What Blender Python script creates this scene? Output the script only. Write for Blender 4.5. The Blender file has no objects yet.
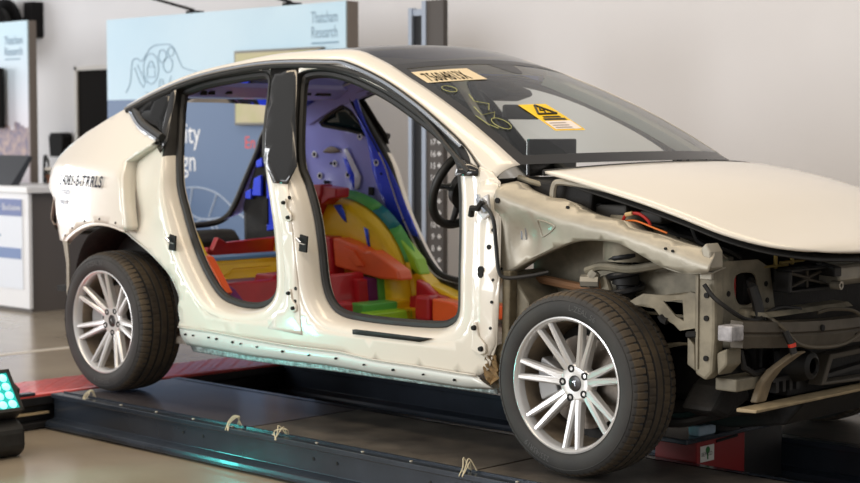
import bpy, bmesh, math, random
from mathutils import Vector, Matrix
from mathutils.geometry import delaunay_2d_cdt

S = bpy.context.scene
COL = S.collection
PI = math.pi
random.seed(4)

# ------------------------------------------------------------------ camera
cam_data = bpy.data.cameras.new('camera')
cam = bpy.data.objects.new('camera', cam_data)
COL.objects.link(cam)
cam.location = (6.7312, -5.5593, 1.2635)
_yaw, _pitch = -0.7742, 0.0652
_d = Vector((math.sin(_yaw)*math.cos(_pitch), math.cos(_yaw)*math.cos(_pitch), -math.sin(_pitch)))
cam.rotation_euler = _d.to_track_quat('-Z', 'Y').to_euler()
cam_data.sensor_width = 36.0
cam_data.lens = 70.0
cam_data.clip_end = 200
cam_data.dof.use_dof = True
cam_data.dof.focus_distance = 6.0
cam_data.dof.aperture_fstop = 3.5
S.camera = cam

# ------------------------------------------------------------------ world and light
W = bpy.data.worlds.new('hall_light'); S.world = W
W.use_nodes = True
W.node_tree.nodes['Background'].inputs[0].default_value = (1.0, 0.985, 0.97, 1)
W.node_tree.nodes['Background'].inputs[1].default_value = 0.49
S.view_settings.view_transform = 'Standard'
S.view_settings.look = 'None'
S.view_settings.gamma = 1.0
S.view_settings.use_curve_mapping = False
S.view_settings.exposure = 0.10

def area(name, loc, target, sx, sy, power, color):
    l = bpy.data.lights.new(name, 'AREA'); l.shape = 'RECTANGLE'
    l.size, l.size_y, l.energy, l.color = sx, sy, power, color
    o = bpy.data.objects.new(name, l); COL.objects.link(o)
    o.location = loc
    o.rotation_euler = (Vector(target)-Vector(loc)).to_track_quat('-Z', 'Y').to_euler()
    return o
area('ceiling_lamps_over_car_offscreen', (1.5, -0.5, 5.6), (1.5, -0.5, 0), 9.0, 0.9, 155, (1.0, 0.80, 0.56))
area('ceiling_lamps_over_camera_offscreen', (1.5, -5.0, 5.6), (1.5, -4.0, 0), 9.0, 0.9, 165, (1.0, 0.82, 0.60))
area('window_left_offscreen', (-13.8, -2.0, 2.1), (0.0, -1.6, 0.9), 4.8, 3.8, 430, (0.94, 0.97, 1.0))
area('window_front_offscreen', (-3.0, -13.8, 3.0), (1.0, 0.0, 0.6), 8.0, 4.0, 930, (0.97, 0.98, 1.0))

# ------------------------------------------------------------------ materials
def lin(c):
    return tuple(((v/255)/12.92 if v/255 <= .04045 else ((v/255+.055)/1.055)**2.4) for v in c)
MATS = {}
def mat(name, rgb, rough=.5, metal=0, coat=0, noise=0, nscale=20, bump=0, bscale=80, spec=.5, emit=0, rgb2=None):
    if name in MATS: return MATS[name]
    m = bpy.data.materials.new(name); m.use_nodes = True
    nt = m.node_tree; b = nt.nodes['Principled BSDF']
    c = lin(rgb)
    b.inputs['Base Color'].default_value = (*c, 1)
    b.inputs['Roughness'].default_value = rough
    b.inputs['Metallic'].default_value = metal
    b.inputs['Specular IOR Level'].default_value = spec
    b.inputs['Coat Weight'].default_value = coat
    b.inputs['Coat Roughness'].default_value = .04
    if emit:
        b.inputs['Emission Color'].default_value = (*c, 1); b.inputs['Emission Strength'].default_value = emit
    tc = None
    if noise or rgb2:
        tc = nt.nodes.new('ShaderNodeTexCoord')
        n = nt.nodes.new('ShaderNodeTexNoise'); n.inputs['Scale'].default_value = nscale; n.inputs['Detail'].default_value = 5
        nt.links.new(tc.outputs['Object'], n.inputs['Vector'])
        r = nt.nodes.new('ShaderNodeValToRGB')
        r.color_ramp.elements[0].position = .35; r.color_ramp.elements[1].position = .68
        c2 = lin(rgb2) if rgb2 else tuple(min(1, v*(1+noise)) for v in c)
        c1 = c if rgb2 else tuple(v*(1-noise) for v in c)
        r.color_ramp.elements[0].color = (*c1, 1); r.color_ramp.elements[1].color = (*c2, 1)
        nt.links.new(n.outputs['Fac'], r.inputs['Fac']); nt.links.new(r.outputs['Color'], b.inputs['Base Color'])
    if bump:
        tc = tc or nt.nodes.new('ShaderNodeTexCoord')
        n2 = nt.nodes.new('ShaderNodeTexNoise'); n2.inputs['Scale'].default_value = bscale; n2.inputs['Detail'].default_value = 3
        nt.links.new(tc.outputs['Object'], n2.inputs['Vector'])
        bp = nt.nodes.new('ShaderNodeBump'); bp.inputs['Strength'].default_value = bump; bp.inputs['Distance'].default_value = .01
        nt.links.new(n2.outputs['Fac'], bp.inputs['Height']); nt.links.new(bp.outputs['Normal'], b.inputs['Normal'])
    MATS[name] = m
    return m

def glass(name, tint, refl_rough=.02, see=1.0, ior=1.5):
    m = bpy.data.materials.new(name); m.use_nodes = True
    nt = m.node_tree; nt.nodes.clear()
    out = nt.nodes.new('ShaderNodeOutputMaterial')
    tr = nt.nodes.new('ShaderNodeBsdfTransparent'); tr.inputs[0].default_value = (*[v*see for v in tint], 1)
    gl = nt.nodes.new('ShaderNodeBsdfGlossy'); gl.inputs['Roughness'].default_value = refl_rough
    fr = nt.nodes.new('ShaderNodeFresnel'); fr.inputs['IOR'].default_value = ior
    mx = nt.nodes.new('ShaderNodeMixShader')
    nt.links.new(fr.outputs[0], mx.inputs[0]); nt.links.new(tr.outputs[0], mx.inputs[1]); nt.links.new(gl.outputs[0], mx.inputs[2])
    nt.links.new(mx.outputs[0], out.inputs[0])
    return m

PAINT = mat('pearl_cream_paint', (226, 219, 206), .32, 0, .8)
PAINT_HOOD = PAINT
PRIMER = PAINT
TEALPR = mat('thin_pale_rocker_paint', (210, 211, 206), .36, .1, .3)
GALV = mat('galvanised_flange', (150, 160, 160), .45, .6, 0, noise=.45, nscale=60, bump=.3)
SILVER = mat('bare_silver_sheet', (166, 160, 146), .48, .4, .1, noise=.12, nscale=9, bump=.05)
DUSTY = mat('dusty_grey_sheet', (134, 127, 110), .62, .2, 0, noise=.25, nscale=14, bump=.1)
DUSTY_D = DUSTY
RUST = mat('torn_brown_sealer', (120, 96, 62), .8, 0, 0, noise=.5, nscale=30, bump=.6, bscale=40)
RUBBER = mat('black_rubber', (30, 29, 28), .55)
TYRE = mat('dusty_tyre_rubber', (44, 43, 43), .7, 0, 0, rgb2=(58, 56, 53), nscale=7, bump=.06, bscale=200)
TREAD = mat('dusty_tread', (60, 53, 45), .85, 0, 0, rgb2=(90, 77, 59), nscale=9, bump=.08, bscale=160)
BLACKGL = mat('gloss_black_trim', (16, 15, 15), .16, 0, .4)
BLACKPL = mat('black_plastic', (24, 23, 22), .6, noise=.4, nscale=30)
DARKBAY = mat('dark_bay_plastic', (20, 18, 16), .7, noise=.5, nscale=18, bump=.2)
CHROME = mat('bright_trim', (205, 212, 222), .14, .95)
ALLOY = mat('silver_alloy', (216, 215, 214), .26, .45, .3)
ALLOY_IN = mat('dusty_alloy_barrel', (150, 136, 118), .5, .5, 0, noise=.25, nscale=14)
DISC = mat('brake_disc_steel', (120, 112, 104), .4, .8, noise=.2)
DARKHOLE = mat('dark_hole', (14, 13, 12), .8)
BLUE = mat('blue_coded_panel', (40, 72, 246), .36, 0, .3, noise=.12, nscale=4)
LAV = mat('lavender_blue_panel', (158, 162, 240), .34, 0, .4)
LAV2 = LAV
RED = mat('crimson_coded_panel', (184, 26, 38), .42, 0, .3, noise=.15, nscale=5)
PINKRED = RED
ORANGE = mat('orange_coded_panel', (238, 98, 42), .42, 0, .2, noise=.12, nscale=4)
YELLOW = mat('yellow_coded_panel', (240, 200, 26), .42, 0, .2)
YEL2 = YELLOW
GREEN = mat('green_coded_panel', (92, 184, 86), .42, 0, .2)
LIME = mat('lime_coded_panel', (150, 206, 44), .42, 0, .2)
TEALP = mat('teal_coded_panel', (30, 130, 140), .45, 0, .2)
PURPLE = mat('purple_coded_panel', (104, 24, 96), .45, 0, .2)
SKYB = mat('sky_blue_coded_panel', (92, 150, 200), .45, 0, .2)
CYANP = BLUE
WHITEPL = mat('white_laminate', (236, 236, 238), .4)
STEELD = mat('painted_dark_steel', (50, 57, 67), .26, .35, .2, noise=.15, nscale=6)
DECK = mat('worn_deck_board', (88, 82, 75), .5, .1, 0, rgb2=(56, 52, 49), nscale=6, bump=.12, bscale=60)
DECKS = mat('smooth_deck_plate', (96, 92, 96), .22, .35, 0, rgb2=(78, 74, 78), nscale=3)
REDPAINT = mat('red_lift_paint', (216, 84, 78), .36, 0, .4, noise=.12, nscale=20)
JACKRED = mat('deep_red_jack_paint', (128, 10, 14), .5, 0, 0)
GLASS_WS = glass('windscreen_glass', (.86, .90, .86), .02, .96)
GLASS_ROOF = glass('dark_roof_glass', (.22, .21, .20), .05, 1.0)
GLASS_Q = glass('tinted_quarter_glass', (.16, .16, .17), .03, 1.0, 1.6)
FRIT = mat('black_frit', (22, 19, 17), .35, 0, 0)

# ------------------------------------------------------------------ mesh helpers
class MB:
    def __init__(s): s.v, s.f = [], []
    def add(s, vs, fs):
        k = len(s.v); s.v += [tuple(p) for p in vs]; s.f += [tuple(i+k for i in f) for f in fs]; return s
    def box(s, lo, hi, M=None):
        x0, y0, z0 = lo; x1, y1, z1 = hi
        vs = [(x, y, z) for z in (z0, z1) for y in (y0, y1) for x in (x0, x1)]
        if M: vs = [M @ Vector(p) for p in vs]
        return s.add(vs, [(0, 2, 3, 1), (4, 5, 7, 6), (0, 1, 5, 4), (2, 6, 7, 3), (0, 4, 6, 2), (1, 3, 7, 5)])
    def prism(s, pts, axis, a, b):
        # closed 2D outline extruded along axis between a and b
        def P(p, h):
            return {'x': (h, p[0], p[1]), 'y': (p[0], h, p[1]), 'z': (p[0], p[1], h)}[axis]
        n = len(pts)
        vs = [P(p, a) for p in pts]+[P(p, b) for p in pts]
        fs = [tuple(range(n)), tuple(range(2*n-1, n-1, -1))]+[(i, (i+1) % n, n+(i+1) % n, n+i) for i in range(n)]
        return s.add(vs, fs)
    def tube(s, path, r, n=8, closed=False, cap=True, sq=1.0):
        P = [Vector(p) for p in path]; m = len(P)
        T = []
        for i in range(m):
            a = P[(i-1) % m] if (closed or i) else P[0]
            b = P[(i+1) % m] if (closed or i < m-1) else P[-1]
            T.append((b-a).normalized() if (b-a).length > 1e-9 else Vector((1, 0, 0)))
        N = Vector((0, 0, 1)) if abs(T[0].z) < .9 else Vector((1, 0, 0))
        N = (N-T[0]*N.dot(T[0])).normalized(); rings = []
        for i in range(m):
            N = (N-T[i]*N.dot(T[i])).normalized(); B = T[i].cross(N)
            rr = r[i] if isinstance(r, (list, tuple)) else r
            rings.append([P[i]+N*math.cos(2*PI*k/n)*rr+B*math.sin(2*PI*k/n)*rr*sq for k in range(n)])
        return s.loft(rings, closed_path=closed, cap=cap and not closed)
    def loft(s, rings, closed_path=False, cap=True, ring_closed=True):
        n = len(rings[0]); m = len(rings); k = len(s.v)
        for r in rings: s.v += [tuple(p) for p in r]
        for i in range(m if closed_path else m-1):
            for j in range(n if ring_closed else n-1):
                a, b = i*n, ((i+1) % m)*n; j2 = (j+1) % n
                s.f.append((k+a+j, k+a+j2, k+b+j2, k+b+j))
        if cap and not closed_path and ring_closed:
            s.f.append(tuple(k+j for j in range(n-1, -1, -1))); s.f.append(tuple(k+(m-1)*n+j for j in range(n)))
        return s
    def lathe(s, prof, n=48, axis='y', c=(0, 0, 0), closed=False, mod=None):
        rings = []
        for j in range(n):
            a = 2*PI*j/n; ring = []
            for i, (r, h) in enumerate(prof):
                if mod: r = mod(i, j, r)
                if axis == 'y': p = (c[0]+r*math.cos(a), c[1]+h, c[2]+r*math.sin(a))
                elif axis == 'z': p = (c[0]+r*math.cos(a), c[1]+r*math.sin(a), c[2]+h)
                else: p = (c[0]+h, c[1]+r*math.cos(a), c[2]+r*math.sin(a))
                ring.append(p)
            rings.append(ring)
        return s.loft(rings, closed_path=True, ring_closed=closed)
    def grid(s, fn, nu, nv):
        k = len(s.v)
        for i in range(nu+1):
            for j in range(nv+1): s.v.append(tuple(fn(i/nu, j/nv)))
        for i in range(nu):
            for j in range(nv):
                a = k+i*(nv+1)+j; s.f.append((a, a+nv+1, a+nv+2, a+1))
        return s
    def build(s, name, m, parent=None, smooth=False, bevel=0, solid=0, ang=40, sub=0, seg=2):
        me = bpy.data.meshes.new(name); me.from_pydata(s.v, [], s.f); me.materials.append(m)
        bm = bmesh.new(); bm.from_mesh(me)
        bmesh.ops.remove_doubles(bm, verts=bm.verts, dist=1e-5)
        bmesh.ops.recalc_face_normals(bm, faces=bm.faces); bm.to_mesh(me); bm.free()
        if smooth:
            me.shade_smooth()
            me.set_sharp_from_angle(angle=math.radians(ang))
        o = bpy.data.objects.new(name, me); COL.objects.link(o)
        if parent:
            o.parent = parent; 
            q = parent; off = Vector((0, 0, 0))
            while q: off += q.location; q = q.parent
            if not parent.get('local'): o.location = -off
        if solid:
            d = o.modifiers.new('thickness', 'SOLIDIFY'); d.thickness = solid; d.offset = 0
        if bevel:
            d = o.modifiers.new('edge', 'BEVEL'); d.width = bevel; d.segments = seg; d.limit_method = 'ANGLE'; d.angle_limit = math.radians(35)
        if sub:
            d = o.modifiers.new('sub', 'SUBSURF'); d.levels = sub; d.render_levels = sub
        return o

def tag(o, label, cat, group=None, kind=None):
    o['label'] = label
    if cat: o['category'] = cat
    if group: o['group'] = group
    if kind: o['kind'] = kind
    return o
def structure(o, label=None):
    o['kind'] = 'structure'
    if label: o['label'] = label
    return o
def thing(name, label, cat, loc=(0, 0, 0), group=None, local=False):
    o = bpy.data.objects.new(name, None); COL.objects.link(o); o.location = loc; o.empty_display_size = .1
    if local: o['local'] = 1
    return tag(o, label, cat, group)

def catmull(pts, n=6, closed=False):
    P = [Vector(p) for p in pts]; m = len(P); out = []
    for i in range(m if closed else m-1):
        p0 = P[(i-1) % m] if (closed or i) else P[0]*2-P[1]
        p1 = P[i]; p2 = P[(i+1) % m]
        p3 = P[(i+2) % m] if (closed or i < m-2) else P[-1]*2-P[-2]
        for k in range(n):
            t = k/n
            out.append(.5*((2*p1)+(p2-p0)*t+(2*p0-5*p1+4*p2-p3)*t*t+(3*p1-p0-3*p2+p3)*t**3))
    if not closed: out.append(P[-1].copy())
    return out
def inside(p, poly):
    c = False; n = len(poly); x, y = p
    for i in range(n):
        x1, y1 = poly[i]; x2, y2 = poly[i-1]
        if (y1 > y) != (y2 > y) and x < (x2-x1)*(y-y1)/(y2-y1)+x1: c = not c
    return c
def offset2d(poly, dist):
    # outward offset of a closed loop; dist may be a function of the point
    P = [Vector(p) for p in poly]; n = len(P)
    A = sum(P[i].x*P[(i+1) % n].y-P[(i+1) % n].x*P[i].y for i in range(n))
    sg = 1 if A > 0 else -1; out = []
    for i in range(n):
        t = (P[(i+1) % n]-P[i-1]).normalized()
        nn = Vector((t.y, -t.x))*sg
        out.append(P[i]+nn*(dist(P[i], nn) if callable(dist) else dist))
    return out
def cdt_fill(outline, holes=(), step=.04):
    loops = [[tuple(p) for p in outline]]+[[tuple(p) for p in h] for h in holes]
    V, E = [], []
    for L in loops:
        k = len(V); n = len(L)
        V += [Vector(p) for p in L]; E += [(k+i, k+(i+1) % n) for i in range(n)]
    nb = len(V)
    xs = [p[0] for p in loops[0]]; ys = [p[1] for p in loops[0]]
    x = min(xs)+step*.37
    r2 = (step*.45)**2
    while x < max(xs):
        y = min(ys)+step*.41
        while y < max(ys):
            if inside((x, y), loops[0]) and not any(inside((x, y), h) for h in loops[1:]):
                if all((V[i].x-x)**2+(V[i].y-y)**2 > r2 for i in range(nb)): V.append(Vector((x, y)))
            y += step
        x += step
    vo, eo, fo, _, _, _ = delaunay_2d_cdt(V, E, [], 0, 1e-6)
    F = []
    for f in fo:
        c = (sum(vo[i].x for i in f)/len(f), sum(vo[i].y for i in f)/len(f))
        if inside(c, loops[0]) and not any(inside(c, h) for h in loops[1:]): F.append(tuple(f))
    return vo, F
def panel(name, outline, holes, fn, m, parent, step=.04, solid=.004, smooth=True, ang=60):
    vo, F = cdt_fill(outline, holes, step)
    b = MB(); b.add([fn(p.x, p.y) for p in vo], F)
    return b.build(name, m, parent, smooth=smooth, solid=solid, ang=ang)

def text_mesh(body, size, shear=0.0, align='LEFT', bold=0):
    c = bpy.data.curves.new('txt', 'FONT'); c.body = body; c.size = size; c.shear = shear; c.align_x = align
    c.fill_mode = 'FRONT'; c.resolution_u = 3; c.offset = bold; c.space_character = 1.12 if bold else 1.0
    o = bpy.data.objects.new('txt', c); COL.objects.link(o)
    dg = bpy.context.evaluated_depsgraph_get()
    me = bpy.data.meshes.new_from_object(o.evaluated_get(dg))
    vs = [tuple(v.co) for v in me.vertices]; fs = [tuple(p.vertices) for p in me.polygons]
    bpy.data.objects.remove(o); bpy.data.curves.remove(c); bpy.data.meshes.remove(me)
    return vs, fs
def lettering(body, size, fn, m, parent, name='lettering', shear=0.0, align='LEFT', sx=1.0, bold=0):
    vs, fs = text_mesh(body, size, shear, align, bold)
    b = MB(); b.add([fn(v[0]*sx, v[1]) for v in vs], fs)
    return b.build(name, m, parent)
def interp(x, T):
    if x <= T[0][0]: return T[0][1]
    for (a, b), (c, d) in zip(T, T[1:]):
        if x <= c: return b+(d-b)*(x-a)/(c-a)
    return T[-1][1]
def sm(x, a, b):
    t = max(0, min(1, (x-a)/(b-a))); return t*t*(3-2*t)

# measured outlines (x along the car, z up), metres
REAR_OPEN = [(0.248, 1.452), (0.318, 1.475), (0.425, 1.497), (0.633, 1.52), (0.784, 1.531), (0.851, 1.527), (0.894, 1.491), (0.922, 1.409), (0.945, 1.319), (0.987, 1.185), (1.04, 1.097), (1.094, 0.966), (1.139, 0.774), (1.151, 0.625), (1.128, 0.548), (1.062, 0.499), (0.958, 0.478), (0.824, 0.486), (0.717, 0.52), (0.61, 0.624), (0.496, 0.795), (0.406, 0.984), (0.375, 1.086), (0.32, 1.232), (0.255, 1.394)]
FRONT_OPEN = [(1.102, 1.487), (1.128, 1.522), (1.251, 1.527), (1.408, 1.502), (1.586, 1.451), (1.739, 1.396), (1.889, 1.33), (2.017, 1.267), (2.12, 1.205), (2.177, 1.144), (2.208, 1.06), (2.224, 0.958), (2.239, 0.661), (2.232, 0.548), (2.185, 0.504), (2.108, 0.486), (1.909, 0.478), (1.698, 0.478), (1.551, 0.489), (1.474, 0.529), (1.429, 0.609), (1.402, 0.76), (1.358, 0.923), (1.305, 1.032), (1.229, 1.132), (1.136, 1.377)]
TRIM_LOW = [(-0.122, 1.373), (0.153, 1.458), (0.399, 1.515), (0.672, 1.551), (0.944, 1.567), (1.289, 1.553), (1.54, 1.507), (1.76, 1.435), (1.982, 1.329), (2.167, 1.206), (2.299, 1.117)]
TRIM_UP = [(-0.133, 1.388), (0.139, 1.477), (0.384, 1.535), (0.658, 1.57), (0.931, 1.585), (1.274, 1.575), (1.404, 1.562), (1.661, 1.487), (1.89, 1.395), (2.066, 1.309), (2.234, 1.214), (2.34, 1.13)]
SILL_LINE = [(0.523, 0.362), (0.76, 0.362), (1.056, 0.351), (1.329, 0.344), (1.621, 0.348), (1.834, 0.334), (2.092, 0.333), (2.289, 0.328), (2.4, 0.328)]
ROCK_BOT = [(0.56, 0.284), (0.751, 0.281), (1.043, 0.275), (1.32, 0.279), (1.551, 0.283), (1.827, 0.276), (2.086, 0.275), (2.331, 0.273), (2.472, 0.284)]
PINCH = [(0.586, 0.253), (1.004, 0.249), (1.545, 0.258), (2.054, 0.259), (2.478, 0.263)]
HINGE = [(2.293, 1.079), (2.356, 1.091), (2.454, 1.074), (2.508, 0.72), (2.502, 0.458), (2.442, 0.285)]
SHOT_UP = [(2.447, 1.061), (2.508, 1.076), (2.549, 1.052), (2.682, 1.018), (2.73, 1.016), (2.784, 1.002), (2.841, 0.979), (2.934, 0.96), (3.04, 0.945), (3.079, 0.923), (3.189, 0.905), (3.282, 0.882), (3.394, 0.861), (3.412, 0.876), (3.44, 0.841), (3.446, 0.815)]
SHOT_LOW = [(2.461, 0.713), (2.502, 0.725), (2.602, 0.78), (2.749, 0.84), (2.856, 0.871), (2.972, 0.876), (3.056, 0.869), (3.153, 0.831), (3.235, 0.797), (3.327, 0.779), (3.431, 0.785)]
Q_TOP = [(-0.736, 1.144), (-0.663, 1.198), (-0.514, 1.263), (-0.295, 1.335), (-0.164, 1.379)]
Q_REAR = [(-0.723, 0.982), (-0.621, 0.912), (-0.551, 0.717)]
Q_ARCH = [(-0.492, 0.712), (-0.419, 0.746), (-0.272, 0.794), (-0.114, 0.824), (0.052, 0.826), (0.2, 0.804)]
Q_SHUT = [(0.208, 0.823), (0.199, 0.983), (0.18, 1.13), (0.289, 1.211)]
Q_GLASS_EDGE = [(0.301, 1.228), (0.186, 1.26), (0.071, 1.294), (-0.042, 1.343), (-0.113, 1.375)]
JAMB_ARCH = [(0.111, 0.798), (0.194, 0.761), (0.316, 0.706), (0.415, 0.65), (0.467, 0.613), (0.504, 0.573), (0.543, 0.506), (0.533, 0.455), (0.54, 0.399)]
QGLASS = [(-0.063, 1.368), (0.075, 1.415), (0.222, 1.452), (0.285, 1.322), (0.319, 1.218), (0.205, 1.241), (0.067, 1.289)]
BPIL_BLACK = [(0.926, 1.56), (1.022, 1.362), (1.106, 1.16), (1.115, 1.131), (1.185, 1.044), (1.28, 1.042), (1.288, 1.119), (1.17, 1.335), (1.06, 1.557)]
BPIL_FACE = [(1.19, 1.045), (1.28, 1.042), (1.336, 0.848), (1.374, 0.637), (1.394, 0.402), (1.166, 0.413), (1.279, 0.523), (1.302, 0.632), (1.272, 0.824)]
SILL_STRIP = [(1.716, 0.453), (1.736, 0.456), (2.18, 0.455), (2.102, 0.435), (1.716, 0.434)]
RAIL_UP = [(-0.251, -0.591, 1.391), (0.027, -0.567, 1.491), (0.276, -0.544, 1.554), (0.555, -0.523, 1.594), (0.84, -0.52, 1.623), (1.181, -0.52, 1.629), (1.363, -0.52, 1.621), (1.477, -0.527, 1.589), (1.609, -0.553, 1.546), (1.749, -0.585, 1.491), (1.894, -0.612, 1.433), (2.099, -0.65, 1.341), (2.291, -0.681, 1.241), (2.424, -0.7, 1.164), (2.47, -0.705, 1.138)]
SEAM1, SEAM2 = 1.24, 2.55

# ------------------------------------------------------------------ the hall
FZ = -0.16
def floor_mat():
    m = bpy.data.materials.new('polished_concrete'); m.use_nodes = True
    nt = m.node_tree; b = nt.nodes['Principled BSDF']
    tc = nt.nodes.new('ShaderNodeTexCoord')
    n = nt.nodes.new('ShaderNodeTexNoise'); n.inputs['Scale'].default_value = 1.3; n.inputs['Detail'].default_value = 8
    nt.links.new(tc.outputs['Object'], n.inputs['Vector'])
    r = nt.nodes.new('ShaderNodeValToRGB')
    r.color_ramp.elements[0].position = .3; r.color_ramp.elements[1].position = .72
    r.color_ramp.elements[0].color = (*lin((138, 126, 110)), 1); r.color_ramp.elements[1].color = (*lin((164, 152, 134)), 1)
    nt.links.new(n.outputs['Fac'], r.inputs['Fac']); nt.links.new(r.outputs['Color'], b.inputs['Base Color'])
    b.inputs['Roughness'].default_value = .2
    return m
CONC = floor_mat()
WALLM = mat('off_white_wall', (226, 225, 227), .8, noise=.015, nscale=1.5)
structure(MB().box((-20, -14, FZ-.1), (16, 4.0, FZ)).build('floor', CONC))
structure(MB().box((-20, 3.9, FZ), (16, 4.05, 7)).build('wall_back', WALLM))
structure(MB().box((-14.25, -14, FZ), (-14.1, 4.05, 7)).build('wall_left', WALLM))
o = MB().box((-2.72, -6, FZ), (-2.64, 3.2, FZ+.002)).build('floor_line', mat('pale_floor_paint', (206, 196, 182), .35))
structure(o); o.name = 'trim_1'

# dark door in the back wall
d = MB().box((-7.32, 3.85, FZ), (-6.20, 3.90, 1.87)).build('door_1', mat('black_door', (28, 26, 25), .9, spec=.1)); structure(d)
b = MB(); b.box((-7.36, 3.83, FZ), (-7.32, 3.9, 1.91)); b.box((-6.20, 3.83, FZ), (-6.16, 3.9, 1.91)); b.box((-7.36, 3.83, 1.87), (-6.16, 3.9, 1.91))
b.build('door_frame', mat('pale_door_frame', (206, 201, 194), .5), d)
b = MB(); b.box((-6.33, 3.80, .85), (-6.30, 3.85, .95)); b.tube([(-6.315, 3.80, .9), (-6.45, 3.80, .9)], .01)
b.build('door_handle', CHROME, d)

# hose reel on the back wall
BLK = mat('black_reel_plastic', (20, 19, 20), .75, spec=.2)
h = thing('hose_reel', 'black wall-mounted hose reel above the pale blue banner', 'hose reel', (-8.35, 3.7, 2.3))
b = MB(); b.lathe([(.05, -.14), (.31, -.14), (.33, -.12), (.33, -.08), (.18, -.07), (.18, .07), (.33, .08), (.33, .12), (.05, .14)], 40, 'y', (-8.45, 3.62, 2.30)); b.build('drum', BLK, h, True)
b = MB()
for k in range(5): b.tube([(-8.45+(.22)*math.cos(t*PI/16), 3.57+k*.025, 2.30+.22*math.sin(t*PI/16)) for t in range(32)], .014, 6, True)
b.build('hose', RUBBER, h, True)
MB().box((-8.15, 3.76, 2.22), (-7.99, 3.90, 2.58)).build('mounting_plate', BLK, h, bevel=.01)
MB().box((-8.47, 3.74, 2.36), (-8.1, 3.82, 2.42)).build('bracket', BLK, h)

# small black boxes on the wall
o = MB().prism([(-7.74, 1.02), (-7.52, 1.02), (-7.5, 1.22), (-7.54, 1.26), (-7.72, 1.26), (-7.76, 1.22)], 'y', 3.78, 3.9).build('wall_dispenser', BLK, bevel=.01)
tag(o, 'small black box on the white wall beside the dark door', 'box')
t = thing('wall_telephone', 'narrow black unit on white wall seen through the far rear door opening', 'wall unit', (-1.85, 3.85, .9))
MB().box((-2.04, 3.80, .94), (-1.90, 3.9, 1.30)).build('body', BLK, t, bevel=.02)
MB().box((-2.02, 3.765, 1.02), (-1.97, 3.80, 1.27)).build('handset', BLK, t, bevel=.012)
o = MB().box((-1.95, 3.78, 1.66), (-1.55, 3.9, 1.80)).build('junction_box', mat('slate_grey_box', (84, 84, 88), .5), bevel=.008)
tag(o, 'slate grey box high on the white wall behind the car', 'box')

# ------------------------------------------------------------------ big two-tone display wall
def sky_print(name, top, low, z0, z1):
    m = bpy.data.materials.new(name); m.use_nodes = True
    nt = m.node_tree; bs = nt.nodes['Principled BSDF']; bs.inputs['Roughness'].default_value = .5
    tc = nt.nodes.new('ShaderNodeTexCoord'); sp = nt.nodes.new('ShaderNodeSeparateXYZ')
    nt.links.new(tc.outputs['Object'], sp.inputs[0])
    mr = nt.nodes.new('ShaderNodeMapRange'); mr.inputs[1].default_value = z0; mr.inputs[2].default_value = z1
    nt.links.new(sp.outputs['Z'], mr.inputs[0])
    r = nt.nodes.new('ShaderNodeValToRGB'); r.color_ramp.elements[0].color = (*lin(low), 1); r.color_ramp.elements[1].color = (*lin(top), 1)
    nt.links.new(mr.outputs[0], r.inputs['Fac']); nt.links.new(r.outputs['Color'], bs.inputs['Base Color'])
    return m
DX0, DX1, DY, DZ = -4.72, -1.85, 2.40, 2.175
D = thing('display_wall', 'large free-standing display wall printed pale blue above slate blue', 'display', (-3.25, 2.45, FZ))
SIDEG = mat('taupe_edge', (112, 104, 98), .5)
MB().box((DX0, DY, FZ), (DX1, DY+.10, DZ)).build('frame', SIDEG, D)
MB().box((DX0, DY-.012, 1.525), (DX1-.01, DY, DZ)).build('sky_panel', mat('pale_blue_print', (196, 222, 238), .5, rgb2=(182, 214, 234), nscale=.8), D)
MB().box((DX0, DY-.012, FZ), (DX1-.01, DY, 1.525)).build('slate_panel', mat('slate_blue_print', (92, 116, 152), .5), D)
INK = mat('slate_ink', (128, 158, 180), .6); PALE = mat('white_print', (240, 242, 245), .5); REDI = mat('coral_print', (224, 82, 78), .5)
F = lambda x0, z0, y=DY-.014: (lambda u, v: (x0+u, y, z0+v))
lettering('Thatcham', .118, F(-2.22, 2.035), INK, D, sx=.60); lettering('Research', .118, F(-2.22, 1.93), INK, D, sx=.64)
MB().box((-2.215, DY-.016, 1.888), (-1.93, DY-.013, 1.899)).build('small_print_line', INK, D)
lettering('Security', .235, F(-3.50, 1.18), PALE, D, align='RIGHT', sx=.85); lettering('Design', .235, F(-3.55, .965), PALE, D, align='RIGHT', sx=.85)
lettering('En', .13, F(-2.97, 1.145), REDI, D)
def ribbon(name, paths, r, m, parent):
    b = MB()
    for p in paths: b.tube([(x, DY-.014, z) for x, z in p], r, 5, sq=1)
    return b.build(name, m, parent)
ol = [tuple(p) for p in catmull([(-4.46, 1.58), (-4.40, 1.66), (-4.38, 1.78), (-4.36, 1.84), (-4.30, 1.85), (-4.24, 1.83), (-4.12, 1.93), (-3.98, 1.95), (-3.84, 1.93), (-3.74, 1.80), (-3.70, 1.76), (-3.52, 1.72), (-3.44, 1.66)], 5)]
lk = [(-4.17, 1.70), (-4.17, 1.78), (-4.07, 1.78), (-4.07, 1.70), (-4.17, 1.70)]
sh = [(-4.15+.03+.035*math.cos(a*PI/8), 1.78+.045*math.sin(a*PI/8)) for a in range(9)]
ring = lambda cx, cz, rx, rz: [(cx+rx*math.cos(a*PI/10), cz+rz*math.sin(a*PI/10)) for a in range(21)]
wr = [(-4.34, 1.78), (-4.27, 1.66), (-4.22, 1.62), (-4.20, 1.66), (-4.30, 1.80)]
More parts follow.
